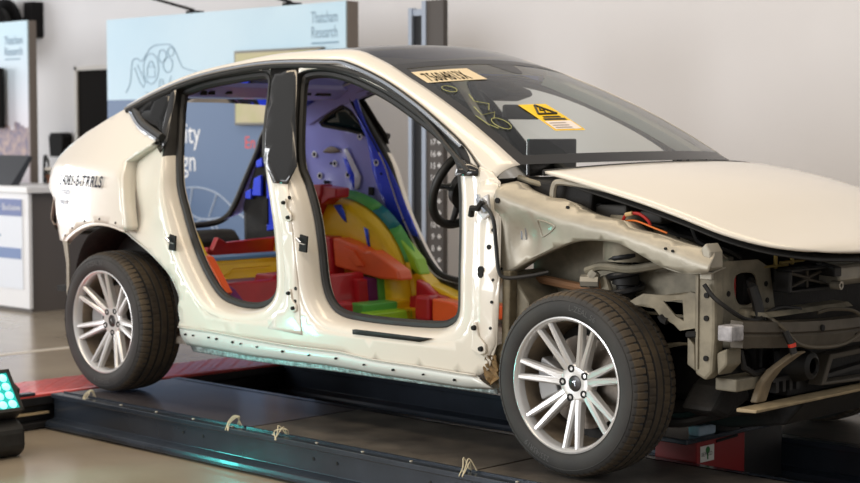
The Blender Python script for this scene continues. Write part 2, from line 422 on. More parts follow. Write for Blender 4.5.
ribbon('line_drawing', [ol, lk, sh, ring(-4.12, 1.765, .1, .12), ring(-3.97, 1.86, .05, .05), ring(-3.86, 1.89, .04, .035), ring(-3.90, 1.79, .06, .06), wr,
        [(-4.02, 1.60), (-4.0, 1.68)], [(-3.95, 1.60), (-3.97, 1.68)], [(-3.90, 1.61), (-3.86, 1.70)], [(-4.2, 1.58), (-4.12, 1.57)]], .003, INK, D)
car1 = [tuple(p) for p in catmull([(-4.6, .50), (-4.2, .62), (-3.9, .78), (-3.6, .84), (-3.3, .80), (-3.05, .66), (-2.9, .60)], 6)]
car2 = [tuple(p) for p in catmull([(-4.3, .58), (-4.0, .60), (-3.75, .66), (-3.5, .60), (-3.2, .62)], 6)]
car3 = [tuple(p) for p in catmull([(-4.5, .40), (-4.1, .44), (-3.7, .40), (-3.3, .46), (-3.0, .44)], 6)]
ribbon('car_drawing', [car1, car2, car3, ring(-3.45, .50, .16, .10), ring(-3.45, .50, .11, .07), ring(-3.95, .50, .12, .07), [(-3.6, .84), (-3.65, .66)], [(-3.9, .78), (-3.85, .60)], [(-3.3, .8), (-3.4, .62)]],
       .007, mat('pale_line_print', (176, 190, 210), .5), D)
# two thin lamp arms on top of the display
for k, x in enumerate((-3.66, -2.52)):
    t = thing('lamp_arm', ('thin black lamp arm on the display wall above the car drawing', 'thin black lamp arm on the display wall near its blue printed name')[k], 'lamp', (x, DY+.05, DZ), group='lamp arms on the display wall')
    MB().tube([(x, DY+.08, DZ), (x, DY+.06, DZ+.03), (x-.30, DY-.30, DZ+.16), (x-.42, DY-.42, DZ+.20)], .012, 6).build('arm', BLK, t, True)
    MB().box((x-.05, DY+.02, DZ), (x+.05, DY+.12, DZ+.025)).build('clamp', BLK, t)
    MB().lathe([(.001, -.05), (.03, -.05), (.045, .05), (.001, .05)], 12, 'z', (x-.44, DY-.44, DZ+.18)).build('lamp_head', BLK, t, True)
# flat screen hung on the display
tv = thing('wall_screen', 'flat screen showing a blurred sandy green picture on the display wall', 'screen', (-2.62, DY-.03, 1.3))
MB().box((-3.03, DY-.06, 1.315), (-2.07, DY-.014, 1.865)).build('bezel', mat('grey_bezel', (120, 118, 112), .4), tv, bevel=.006)
MB().box((-3.005, DY-.066, 1.335), (-2.095, DY-.06, 1.845)).build('picture', mat('sandy_screen', (186, 174, 146), .3, rgb2=(168, 168, 118), nscale=4, emit=.1), tv)

# ------------------------------------------------------------------ banner, counter and what stands on it
B = thing('banner_stand', 'pale blue exhibition banner stand with a skyline print behind the counter', 'banner', (-6.0, 2.4, FZ))
MB().box((-7.6, 2.30, FZ), (-5.73, 2.37, 2.215)).build('frame', SIDEG, B)
MB().box((-7.6, 2.285, FZ), (-5.74, 2.30, 2.215)).build('print_sheet', sky_print('banner_sky', (190, 220, 236), (226, 218, 226), 1.2, 2.1), B)
F2 = lambda x0, z0: (lambda u, v: (x0+u, 2.281, z0+v))
lettering('Thatcham', .105, F2(-6.10, 2.02), INK, B, sx=.7); lettering('Research', .105, F2(-6.10, 1.925), INK, B, sx=.74); MB().box((-6.095, 2.280, 1.888), (-5.85, 2.284, 1.898)).build('small_print_line', INK, B)
b = MB(); x = -7.5
while x < -5.80:
    w = random.uniform(.03, .09); hh = random.uniform(1.28, 1.40); b.box((x, 2.279, 1.0), (min(x+w, -5.75), 2.284, hh)); x += w
b.build('skyline_print', mat('skyline_ink', (120, 112, 136), .6, rgb2=(186, 160, 150), nscale=14), B)
m = thing('monitor', 'slim dark monitor fixed to the pale blue banner', 'monitor', (-6.4, 2.2, 1.25))
MB().box((-6.9, 2.2, 1.30), (-6.05, 2.25, 1.82)).build('case', BLK, m, bevel=.01)
MB().box((-6.88, 2.195, 1.32), (-6.07, 2.2, 1.80)).build('screen', mat('dark_blue_screen', (30, 40, 62), .15), m)
MB().box((-6.5, 2.25, 1.45), (-6.4, 2.276, 1.65)).build('bracket', BLK, m)

CT = thing('reception_counter', 'white counter with grey side and a printed front poster', 'counter', (-5.4, 1.9, FZ))
MB().box((-6.9, 1.66, FZ), (-4.74, 2.20, .785)).build('body', mat('taupe_side', (96, 90, 86), .5), CT)
MB().box((-6.9, 1.63, FZ+.03), (-4.72, 1.66, .785)).build('front_panel', WHITEPL, CT)
MB().box((-6.95, 1.60, .785), (-4.69, 2.24, .835)).build('worktop', WHITEPL, CT, bevel=.006)
MB().box((-6.9, 1.70, FZ), (-4.76, 2.18, FZ+.03)).build('plinth', BLK, CT)
po = MB().box((-6.3, 1.622, .02), (-4.80, 1.63, .735)).build('poster', mat('poster_paper', (228, 233, 242), .5), CT)
MB().box((-6.3, 1.618, .60), (-4.80, 1.622, .735)).build('header_band', mat('poster_blue', (104, 118, 168), .5), po)
MB().box((-5.22, 1.618, .26), (-4.82, 1.622, .345)).build('caption_band', mat('poster_blue2', (116, 138, 184), .5), po)
F3 = lambda x0, z0: (lambda u, v: (x0+u, 1.616, z0+v))
lettering('Member', .072, F3(-5.36, .645), PALE, po); lettering('Exclusive', .072, F3(-5.08, .645), PALE, po)
b = MB().lathe([(.001, 0), (.045, 0), (.045, .002), (.001, .002)], 20, 'y', (-5.45, 1.616, .668)); b.build('emblem', PALE, po)
for z, w in ((.49, .22), (.43, .30), (.40, .26)): MB().box((-5.42, 1.619, z), (-5.42+w, 1.622, z+.018)).build('small_print_line', INK, po)
o = MB().prism([(1.72, .835), (1.80, .835), (1.93, 1.06), (1.90, 1.075)], 'x', -6.2, -5.12).build('slate_board', mat('dark_slate', (52, 54, 60), .5)); tag(o, 'dark slate board leaning on the white counter', 'board')
c = thing('iced_drink', 'clear plastic cup of brown iced drink on the counter', 'cup', (-5.17, 2.12, .836))
cx, cy, cz = -5.17, 2.12, .836
MB().lathe([(.001, 0), (.030, 0), (.042, .12), (.040, .12), (.029, .005), (.001, .005)], 20, 'z', (cx, cy, cz)).build('cup', glass('cup_plastic', (.9, .88, .84), .1), c, True)
MB().lathe([(.001, .006), (.028, .006), (.036, .075), (.001, .078)], 20, 'z', (cx, cy, cz)).build('drink', mat('iced_coffee', (168, 100, 60), .3), c, True)
MB().lathe([(.044, .118), (.045, .126), (.038, .138), (.001, .142)], 20, 'z', (cx, cy, cz)).build('lid', mat('lid_plastic', (214, 208, 200), .2), c, True)
MB().tube([(cx, cy, cz+.03), (cx+.01, cy, cz+.20)], .004, 6).build('straw', PALE, c)
o = MB().tube(catmull([(-5.36, 2.19, .84), (-5.34, 2.18, .98), (-5.31, 2.17, 1.07), (-5.26, 2.17, 1.0), (-5.26, 2.16, .90), (-5.30, 2.16, .848)], 5), .012, 6).build('cable_loop', RUBBER, None, True)
tag(o, 'looped black cable standing up behind the iced drink', 'cable')

# ------------------------------------------------------------------ gauge tower behind the car
G = thing('gauge_tower', 'tall black and grey measuring tower with a numbered strip', 'tower', (-.65, 2.0, FZ))
MB().box((-.845, 1.99, FZ), (-.815, 2.04, 2.05)).build('post', mat('pale_steel_post', (170, 182, 200), .3, .4), G)
MB().box((-.725, 1.99, FZ), (-.69, 2.04, 2.09)).build('post', mat('pale_steel_post', (170, 182, 200)), G)
MB().box((-.815, 2.01, FZ), (-.725, 2.03, 2.02)).build('black_panel', mat('deep_black_panel', (12, 14, 20), .4), G)
MB().box((-.815, 2.0, 2.0), (-.725, 2.01, 2.04)).build('top_bar', mat('pale_steel_post', (170, 182, 200)), G)
MB().box((-.69, 2.0, FZ), (-.545, 2.04, 2.09)).build('number_strip', mat('charcoal_strip', (72, 68, 66), .6), G)
b = MB()
for i in range(1, 24):
    z = .44+(i-7)*.0745
    if z > -.05:
        lettering(str(i), .052, (lambda u, v, z=z: (-.632+u, 1.997, z+v)), PALE, G, name='number', align='CENTER')
        b.box((-.592, 1.996, z+.012), (-.562, 2.0, z+.024)); b.box((-.582, 1.996, z+.004), (-.574, 2.0, z+.034))
b.build('tick_marks', PALE, G)['kind'] = 'stuff'
MB().box((-.90, 1.9, FZ), (-.46, 2.2, FZ+.06)).build('base_plate', STEELD, G, bevel=.008)
MB().lathe([(.001, 0), (.16, 0), (.17, .15), (.15, .30), (.10, .42), (.06, .50), (.001, .52)], 14, 'z', (-.36, 2.05, FZ)).build('motor_cover', RUBBER, G, True)

# ------------------------------------------------------------------ the car (rear axle at x=0, front axle at x=2.89)
_B = [(0.0, .83), (0.15, .845), (0.30, .865), (0.45, .88), (0.7, .885), (0.95, .872), (1.08, .845), (1.2, .795), (1.35, .725), (1.5, .65), (1.6, .59)]
def ya(x, z):
    b = sum(interp(z+k*.025, _B) for k in (-2, -1, 0, 1, 2))/5
    b -= .05*max(0, (0.5-x)/0.8)**2*max(0, min(1, (z-.9)/.4))
    b -= .05*max(0, (x-1.8)/.7)**2*max(.2, min(1, (z-.5)/.5))
    return -b
_Q = [(.3, .925), (.6, .945), (.8, .947), (1.0, .937), (1.09, .925), (1.13, .895), (1.25, .80), (1.4, .70)]
def yq(x, z):
    b = sum(interp(z+k*.010, _Q) for k in (-2, -1, 0, 1, 2))/5
    return -(b-.10*max(0, (0.35-x)/0.75)**2)
def dep(z): return interp(z, [(.9, .11), (1.5, .05)])
CAR = thing('stripped_car', 'cream electric car stripped of doors and front wings on a lift', 'car', (1.4, 0, 0))
V2 = lambda L: [Vector(p) for p in L]

# --- apertures
rear_in = catmull(REAR_OPEN, 4, True); front_in = catmull(FRONT_OPEN, 4, True)
outset = lambda p, n: interp(p.y, [(.85, .05), (1.2, .014)])*(1-max(0, n.x))+max(0, n.x)**1.5*(dep(p.y)*1.05+.022)
rear_out = offset2d(rear_in, outset); front_out = offset2d(front_in, outset)
def aperture(inn, out, sgn, name, m):
    b = MB(); rings = []
    for t, k in ((0, 0), (.25, .02), (.55, .18), (.85, .55), (1, 1)):
        rings.append([(o.x+(i.x-o.x)*t, sgn*(-(ya(o.x+(i.x-o.x)*t, o.y+(i.y-o.y)*t)+dep(o.y)*k)), o.y+(i.y-o.y)*t) for i, o in zip(inn, out)])
    b.loft(rings, cap=False)
    # inner flange
    rings = [[(i.x, sgn*(-(ya(i.x, i.y)+dep(i.y)+d)), i.y) for i in inn] for d in (0, .03)]
    b.loft(rings, cap=False)
    o = b.build(name, m, CAR, True, ang=70)
    o.data.materials.append(BLACKPL); o.data.materials.append(PRIMER)
    cx = sum(p.x for p in inn)/len(inn)
    for pl in o.data.polygons:
        if pl.center.z > 1.14: pl.material_index = 1
        elif pl.center.x > cx+.28: pl.material_index = 2
    return o
def seal(inn, sgn, name='door_seal', r=.019):
    L = offset2d(inn, -.008)
    return MB().tube([(p.x, sgn*(-(ya(p.x, p.y)+dep(p.y)-.004)), p.y) for p in L], r, 8, True).build(name, RUBBER, CAR, True)

# --- body side frame
frame_out = V2(SILL_LINE[::-1])+V2([(.525, .38)])+V2(JAMB_ARCH[::-1])+V2([(.105, .86), (.14, .98), (.11, 1.12), (.05, 1.22), (-.05, 1.31)])+catmull(TRIM_UP, 4)+V2([(2.40, 1.115), (2.454, 1.074), (2.49, .9), (2.508, .72), (2.502, .458), (2.455, .36)])
_wr = random.Random(3)
DENTS = [(_wr.uniform(.5, .95), _wr.uniform(.37, .50), _wr.uniform(.02, .05), _wr.uniform(-.008, .010)) for _ in range(16)]+[(_wr.uniform(.34, .60), _wr.uniform(.42, .66), _wr.uniform(.03, .05), _wr.uniform(-.014, .016)) for _ in range(14)]+[(.25, .95, .10, .022), (.20, .86, .08, .02), (.36, .80, .07, .012), (.30, 1.08, .09, .018)]
def yframe(x, z):
    y = ya(x, z)
    for cx, cz, r, a in DENTS:
        d2 = ((x-cx)**2+(z-cz)**2)/(r*r)
        if d2 < 6: y += a*math.exp(-d2)
    return y
for sgn, nm in ((-1, 'side_frame'), (1, 'side_frame')):
    f = yframe if sgn < 0 else ya
    o = panel(nm, frame_out, [rear_out, front_out], lambda x, z: (x, -sgn*f(x, z), z), PAINT, CAR, .035)
    aperture(rear_in, rear_out, sgn, 'door_aperture', PAINT); aperture(front_in, front_out, sgn, 'door_aperture', PAINT)
    seal(rear_in, sgn); seal(front_in, sgn)
# overlays on the near side
def skin(name, pts, m, lift=.004, fn=None, sgn=-1, sub=.05, sm_=True, n=0):
    P = catmull(pts, n, True) if n else V2(pts)
    f = fn or ya
    return panel(name, P, [], lambda x, z: (x, -sgn*(f(x, z)-lift), z), m, CAR, sub, .003)
for sgn in (-1, 1):
    skin('pillar_cover', [(x+(-.03 if k < 3 else -.022 if k == 3 else .025 if k > 5 else 0), z) for k, (x, z) in enumerate(BPIL_BLACK)], BLACKGL, .006, sgn=sgn)
    skin('pillar_face', BPIL_FACE, PRIMER, .004, sgn=sgn)
skin('hinge_pillar_face', [(2.36, 1.07), (2.40, 1.085), (2.448, 1.066), (2.485, .9), (2.50, .72), (2.495, .46), (2.46, .40), (2.40, .42), (2.392, .54), (2.395, .66), (2.375, .95)], PRIMER, .004)
skin('sill_tread_strip', SILL_STRIP, BLACKPL, .008)
# quarter window and its black surround
for sgn in (-1, 1):
    skin('quarter_window', QGLASS, GLASS_Q, .010, sgn=sgn, sub=.08)
    skin('window_surround', offset2d(catmull(QGLASS, 3, True), .022), BLACKPL, .005, sgn=sgn)
    if sgn < 0: skin('corner_pillar_trim', [(.215, 1.475), (.262, 1.470), (.345, 1.22), (.325, 1.165), (.285, 1.19)], BLACKGL, .012, sgn=sgn)
# --- window trims along the roof rail
for sgn in (-1, 1):
    lo = [(p.x, -sgn*(ya(p.x, p.y)-.008), p.y-.006) for p in catmull(TRIM_LOW, 4)]
    MB().tube(lo, .011, 8).build('window_trim', RUBBER, CAR, True)
    up = [(p.x, -sgn*(ya(p.x, p.y)-.018), p.y-.008) for p in catmull(TRIM_UP[:-1], 4)]
    MB().tube(up, .0085, 8).build('bright_strip', CHROME, CAR, True)
    up = [(p.x, -sgn*(ya(p.x, p.y)-.004), p.y+.002) for p in catmull(TRIM_UP, 4)]
    MB().tube(up, .004, 6).build('rail_gap', RUBBER, CAR, True)
    eg = [(p.x, -sgn*(yq(p.x, p.y)-.004), p.y) for p in catmull(Q_GLASS_EDGE, 4)]
    MB().tube(eg, .009, 8).build('bright_strip', CHROME, CAR, True)
    eg = [(p.x+.02, -sgn*(yq(p.x, p.y)+.01), p.y+.012) for p in catmull(Q_GLASS_EDGE, 4)]
    MB().tube(eg, .018, 8).build('window_gasket', RUBBER, CAR, True)
    skin('mirror_corner', [(2.235, 1.165), (2.345, 1.128), (2.35, 1.095), (2.24, 1.095)], BLACKGL, .010, sgn=sgn)

# --- roof rails: from the trim up to the glass
def resample(P, n):
    P = [Vector(p) for p in P]; L = [0]
    for a, b in zip(P, P[1:]): L.append(L[-1]+(b-a).length)
    out = []
    for i in range(n):
        s = L[-1]*i/(n-1); k = 0
        while k < len(P)-2 and L[k+1] < s: k += 1
        t = (s-L[k])/max(1e-9, L[k+1]-L[k]); out.append(P[k].lerp(P[k+1], t))
    return out
NR = 60
tu = resample([(p.x, ya(p.x, p.y), p.y) for p in catmull(TRIM_UP+[(2.43, 1.09)], 4)], NR)
ru = resample(catmull(RAIL_UP, 4), NR)
for sgn in (-1, 1):
    rings = []
    for i in range(NR):
        a, c = tu[i], ru[i]; mid = (a+c)/2+Vector((0, -.014, .014)); q = []
        for k in range(7):
            t = k/6; p = a*(1-t)**2+mid*2*t*(1-t)+c*t*t; q.append((p.x, -sgn*p.y, p.z))
        rings.append(q)
    MB().loft(rings, ring_closed=False, cap=False).build('roof_rail', PAINT, CAR, True, solid=.004)
# --- roof glass and windscreen share the rail edges
KS = next(i for i in range(NR) if ru[i].x > 1.60)
def roof_pt(e, s, bx, bz):
    w = 1-s*s
    return (e.x+bx*w, s*abs(e.y), e.z+bz*w)
def roof_fn(i0, i1, bx0, bx1, bz0, bz1, inset=0, dz=0):
    def f(u, v):
        k = i0+(i1-i0)*u; a = int(min(k, NR-2)); e = ru[a].lerp(ru[a+1], k-a)
        s = (v*2-1)*(1-inset)
        return Vector(roof_pt(e, s, bx0+(bx1-bx0)*u, bz0+(bz1-bz0)*u))+Vector((0, 0, dz))
    return f
MB().grid(roof_fn(0, KS, -.12, .09, .03, .036, 0, .001), 30, 24).build('roof_glass', GLASS_ROOF, CAR, True)
WS = roof_fn(KS, NR-1, .09, .20, .036, .012, .0)
wsf = lambda t, s, out=0: WS(t, s)+Vector((.45*out, 0, .9*out))
ws = MB().grid(lambda u, v: wsf(u, v), 30, 30).build('windscreen', GLASS_WS, CAR, True)
b = MB()
b.grid(lambda u, v: wsf(u, v*.035, .0015), 24, 2); b.grid(lambda u, v: wsf(u, 1-v*.012, .0015), 24, 2)
b.grid(lambda u, v: wsf(.93+u*.07, v, .0015), 3, 24); b.grid(lambda u, v: wsf(u*.06, v, .0015), 3, 24)
b.grid(lambda u, v: wsf(.04+u*.14*(1-abs(v*2-1)**2), .40+v*.16, .001), 6, 8)
b.build('frit_band', FRIT, ws, True)
def ws_patch(name, t0, t1, s0, s1, m, skew=0, lift=.003, par=None):
    return MB().grid(lambda u, v: wsf(t0+(t1-t0)*u, s0+(s1-s0)*v+skew*u, lift), 6, 6).build(name, m, par or ws, True)
lab = ws_patch('registration_label', .11, .245, .028, .265, mat('cream_label', (226, 208, 172), .5))
lettering('75604813X', .1, lambda u, v: wsf(.232-v/.1*.135, .046+u*.315, .0045), mat('label_ink', (26, 24, 22), 1.0, spec=0), ws, name='label_number', bold=.0012)
stk = ws_patch('warning_sticker', .52, .755, .212, .322, mat('warning_yellow', (250, 206, 16), .5))
ws_patch('sticker_text_area', .675, .745, .219, .315, mat('sticker_white', (238, 228, 222), .5), 0, .0042, ws)
TRI = mat('sticker_ink', (40, 34, 10), .5)
tri = [(.535, .266), (.615, .232), (.615, .302)]
b = MB()
for (a, c) in zip(tri, tri[1:]+tri[:1]): b.tube([wsf(a[0]+(c[0]-a[0])*k/4, a[1]+(c[1]-a[1])*k/4, .005) for k in range(5)], 0.005, 5)
b.tube([wsf(.560, .270, .005), wsf(.582, .259, .005), wsf(.584, .273, .005), wsf(.606, .264, .005)], .004, 5)
b.build('warning_triangle', TRI, ws)
ws_patch('sticker_print_line', .632, .646, .235, .300, TRI, 0, .0045); ws_patch('sticker_print_line', .652, .668, .226, .308, TRI, 0, .0045)
for t_ in (.69, .71, .728): ws_patch('sticker_print_line', t_, t_+.008, .226, .285, mat('faint_ink', (168, 158, 154), .6), 0, .0052)
SCR = mat('yellow_wax_pen', (172, 172, 104), .6)
b = MB()
def scr(pts, r=.0015): b.tube([wsf(t, s, .005) for t, s in pts], r, 5)
scr([(.33+.035*math.cos(a*PI/6), .065+.022*math.sin(a*PI/6)) for a in range(13)]); scr([(.40, .10), (.47, .085), (.50, .12), (.56, .09)]); scr([(.52, .06), (.60, .05), (.58, .10), (.64, .07)])
scr([(.68+.05*math.cos(a*PI/6), .075+.022*math.sin(a*PI/6)) for a in range(13)]); scr([(.60, .03), (.68, .035), (.72, .05)])
b.build('wax_pen_scribble', SCR, ws)
# mirror and camera housing behind the screen
b = MB(); b.prism([(1.66, 1.51), (1.84, 1.45), (1.86, 1.425), (1.76, 1.40), (1.66, 1.46)], 'y', -.09, .09); b.build('camera_housing', BLACKPL, CAR, bevel=.015)
b = MB(); b.prism([(1.83, 1.385), (1.85, 1.385), (1.85, 1.32), (1.83, 1.32)], 'y', -.10, .14); b.build('rear_mirror', BLACKPL, CAR, bevel=.012)
MB().prism([(1.30, 1.60), (1.58, 1.555), (1.60, 1.535), (1.55, 1.53), (1.30, 1.57)], 'y', -.50, .50).build('roof_header', mat('grey_headliner', (176, 172, 164), .8), CAR, bevel=.01)

# pale inner pillar behind the far edge of the screen
for sgn in (-1, 1):
    rings = []
    for i in range(KS, NR-2):
        e = ru[i]; y = abs(e.y)
        rings.append([(e.x-.02, sgn*(y-.005), e.z-.02), (e.x-.03, sgn*(y-.055), e.z-.022), (e.x-.06, sgn*(y-.05), e.z-.06), (e.x-.05, sgn*(y+.01), e.z-.06)])
    MB().loft(rings).build('inner_screen_pillar', mat('pale_grey_pillar', (196, 198, 190), .5), CAR, True, ang=40)
# --- rear quarter outer skin
q_out = V2(Q_TOP)+V2(Q_GLASS_EDGE[::-1])+V2([(.27, 1.205), (.20, 1.168), (.133, 1.125), (.148, 1.05), (.163, .981), (.182, .90), (.202, .823)])+catmull(Q_ARCH[::-1], 4)+V2([(-.555, .716), (-.60, .80), (-.658, .911), (-.813, .979)])
for sgn in (-1, 1):
    panel('quarter_panel', q_out, [], lambda x, z: (x, -sgn*(yq(x, z)+.0), z), PAINT, CAR, .035, .004)
    arch = catmull(Q_ARCH, 4)
    MB().loft([[(p.x, -sgn*yq(p.x, p.y), p.y), (p.x, -sgn*(yq(p.x, p.y)+.006), p.y-.012), (p.x, -sgn*(yq(p.x, p.y)+.035), p.y-.014)] for p in arch], ring_closed=False, cap=False).build('arch_flange', PRIMER, CAR, True, solid=.003)
    # the step from the skin to the door jamb
    sh_ = V2([(.27, 1.205), (.20, 1.168), (.133, 1.125), (.148, 1.05), (.163, .981), (.182, .90), (.202, .823), (.197, .804)])
    MB().loft([[(p.x, -sgn*yq(p.x, p.y), p.y), (p.x+.01, -sgn*(yq(p.x, p.y)+.01), p.y), (p.x+.014, -sgn*(ya(p.x, p.y)+.004), p.y)] for p in sh_], ring_closed=False, cap=False).build('shut_line_step', PAINT, CAR, True, solid=.002)
    jl = catmull(JAMB_ARCH, 3)
    MB().loft([[(p.x, -sgn*(ya(p.x, p.y)-.002), p.y), (p.x-.01, -sgn*(ya(p.x, p.y)+.008), p.y-.008), (p.x-.012, -sgn*(ya(p.x, p.y)+.05), p.y-.010)] for p in jl], ring_closed=False, cap=False).build('jamb_flange', TEALPR, CAR, True, solid=.003)
surf = lambda x0, z0: (lambda u, v: (x0+u, yq(x0+u, z0+v)-.013, z0+v))
INKQ = mat('marker_ink', (62, 66, 74), 1.0, spec=0); INKF = mat('faint_marker_ink', (150, 156, 168), 1.0, spec=0)
lettering('24081-B-TRRLS', .075, surf(-.545, 1.000), INKQ, CAR, shear=.25, sx=1.0, bold=.0022)
for i, tx in enumerate(('Thatcham', 'Research')):
    lettering(tx, .045, surf(-.58, .955-.052*i), INKF, CAR, shear=.2, sx=1.0, bold=.0015)
b = MB()
for p in catmull(Q_ARCH, 2)[1::2]: b.lathe([(.0001, -.004), (.006, -.004), (.006, .002)], 8, 'y', (p.x, yq(p.x, p.y+.018)-.001, p.y+.018))
b.build('arch_holes', DARKHOLE, CAR)['kind'] = 'stuff'

# --- rocker, pinch flange and their fixings
def strip(name, top, bot, y0, y1, m, n=40, bul=0, sgns=(-1, 1)):
    a = resample([(x, z, 0) for x, z in top], n); c = resample([(x, z, 0) for x, z in bot], n)
    for sgn in sgns:
        rings = []
        for p, q in zip(a, c):
            r = []
            for k in range(6):
                t = k/5; x = p.x+(q.x-p.x)*t; z = p.y+(q.y-p.y)*t
                r.append((x, -sgn*(y0+(y1-y0)*t-bul*math.sin(PI*t)+.03*max(0, x-2)*0), z))
            rings.append(r)
        MB().loft(rings, ring_closed=False, cap=False).build(name, m, CAR, True, solid=.004)
strip('rocker_panel', SILL_LINE, ROCK_BOT, -.866, -.852, TEALPR, bul=.012)
strip('sill_lip', [(x, z+.006) for x, z in SILL_LINE], [(x, z-.004) for x, z in SILL_LINE], -.880, -.868, PAINT)
strip('pinch_flange', ROCK_BOT, PINCH, -.838, -.836, GALV)
b = MB()
rs = resample([(x, z, 0) for x, z in SILL_LINE], 34)
for i, p in enumerate(rs):
    if i % 3 == 1 or i in (2, 5, 8): b.lathe([(.0001, -.004), (.0052 if i % 2 else .004, -.004), (.0052 if i % 2 else .004, .004)], 8, 'y', (p.x, -.879, p.y-.026))
b.build('rocker_holes', DARKHOLE, CAR)['kind'] = 'stuff'
# door hinges, strikers and hole plugs
b = MB()
for (x, z, r) in [(2.428, .944, .007), (2.418, .738, .016), (2.418, .722, .014), (2.458, .892, .007), (2.481, .62, .006), (2.475, .52, .006), (2.447, .827, .010), (2.481, .704, .006), (1.305, .985, .008), (1.312, .90, .008), (1.365, .60, .008), (1.36, .545, .008)]:
    b.lathe([(.0001, -.003), (r, -.003), (r, .003)], 10, 'y', (x, ya(x, z)-.006, z), )
b.build('plug_holes', DARKHOLE, CAR)['kind'] = 'stuff'
def striker(x, z):
    y = ya(x, z)
    b = MB(); b.prism([(x-.028, z-.035), (x+.02, z-.04), (x+.028, z+.03), (x-.02, z+.038)], 'y', y-.008, y+.002)
    o = b.build('striker_plate', DARKHOLE, CAR, bevel=.003)
    MB().tube([(x-.012, y-.008, z+.018), (x-.014, y-.03, z+.02), (x+.008, y-.03, z+.004), (x+.012, y-.008, z-.002)], .006, 6).build('striker_loop', CHROME, o, True)
striker(.50, .757); striker(1.41, .795)
def hinge(x, z, y, s=1):
    b = MB(); b.prism([(x-.03*s, z+.06*s), (x-.012*s, z+.065*s), (x+.0*s, z+.012*s), (x+.036*s, z-.02*s), (x+.038*s, z-.05*s), (x+.01*s, z-.062*s), (x-.034*s, z-.045*s)], 'y', y-.012, y)
    o = b.build('hinge_plate', PRIMER, CAR, bevel=.004)
    for dx, dz in ((-.018, .042), (.018, -.036)):
        MB().lathe([(.0001, -.012), (.009*s, -.012), (.011*s, 0)], 8, 'y', (x+dx*s, y-.012, z+dz*s)).build('hinge_bolt', DARKHOLE, o)
hinge(2.42, .475, ya(2.42, .475)-.004); hinge(1.345, .545, ya(1.34, .545)-.004, .8); hinge(1.305, .93, ya(1.30, .93)-.004, .8)
b = MB(); b.prism([(2.385, 1.0), (2.45, 1.03), (2.46, .95), (2.43, .93), (2.40, .955)], 'y', -.87, -.855); b.build('check_strap', ALLOY, CAR, bevel=.004)
b = MB(); b.tube([(2.37, -.875, .945), (2.385, -.885, .975), (2.42, -.89, .975), (2.44, -.885, 1.0)], .013, 7); b.build('connector', DARKHOLE, CAR, True)
b = MB(); b.tube([(2.40, -.87, 1.02), (2.425, -.885, 1.0), (2.44, -.875, .96)], .012, 7); b.build('wire_clip', CHROME, CAR, True)
MB().tube(catmull([(2.42, -.88, .985), (2.46, -.885, .98), (2.50, -.89, .93), (2.505, -.88, .83), (2.515, -.875, .74), (2.54, -.86, .715), (2.62, -.82, .725), (2.68, -.78, .74)], 5), .008, 7).build('wiring_loom', RUBBER, CAR, True)
# torn sealer edge in front of the sill
b = MB()
b.prism([(2.43, .44), (2.455, .36), (2.44, .315), (2.50, .285), (2.535, .36), (2.545, .74), (2.505, .74), (2.50, .46)], 'y', -.845, -.80)
b.build('pillar_end', mat('raw_pillar_end', (120, 110, 88), .7, rgb2=(92, 82, 62), nscale=18, bump=.3), CAR, bevel=.006)
vo, F_ = cdt_fill(V2([(2.44, .43), (2.47, .44), (2.50, .40), (2.505, .33), (2.47, .30), (2.44, .325), (2.425, .37)]), (), .012)
rr = random.Random(8); b = MB(); b.add([(p.x, -.862+rr.uniform(-.012, .012), p.y) for p in vo], F_)
b.build('torn_sealer', RUST, CAR, True, solid=.004)

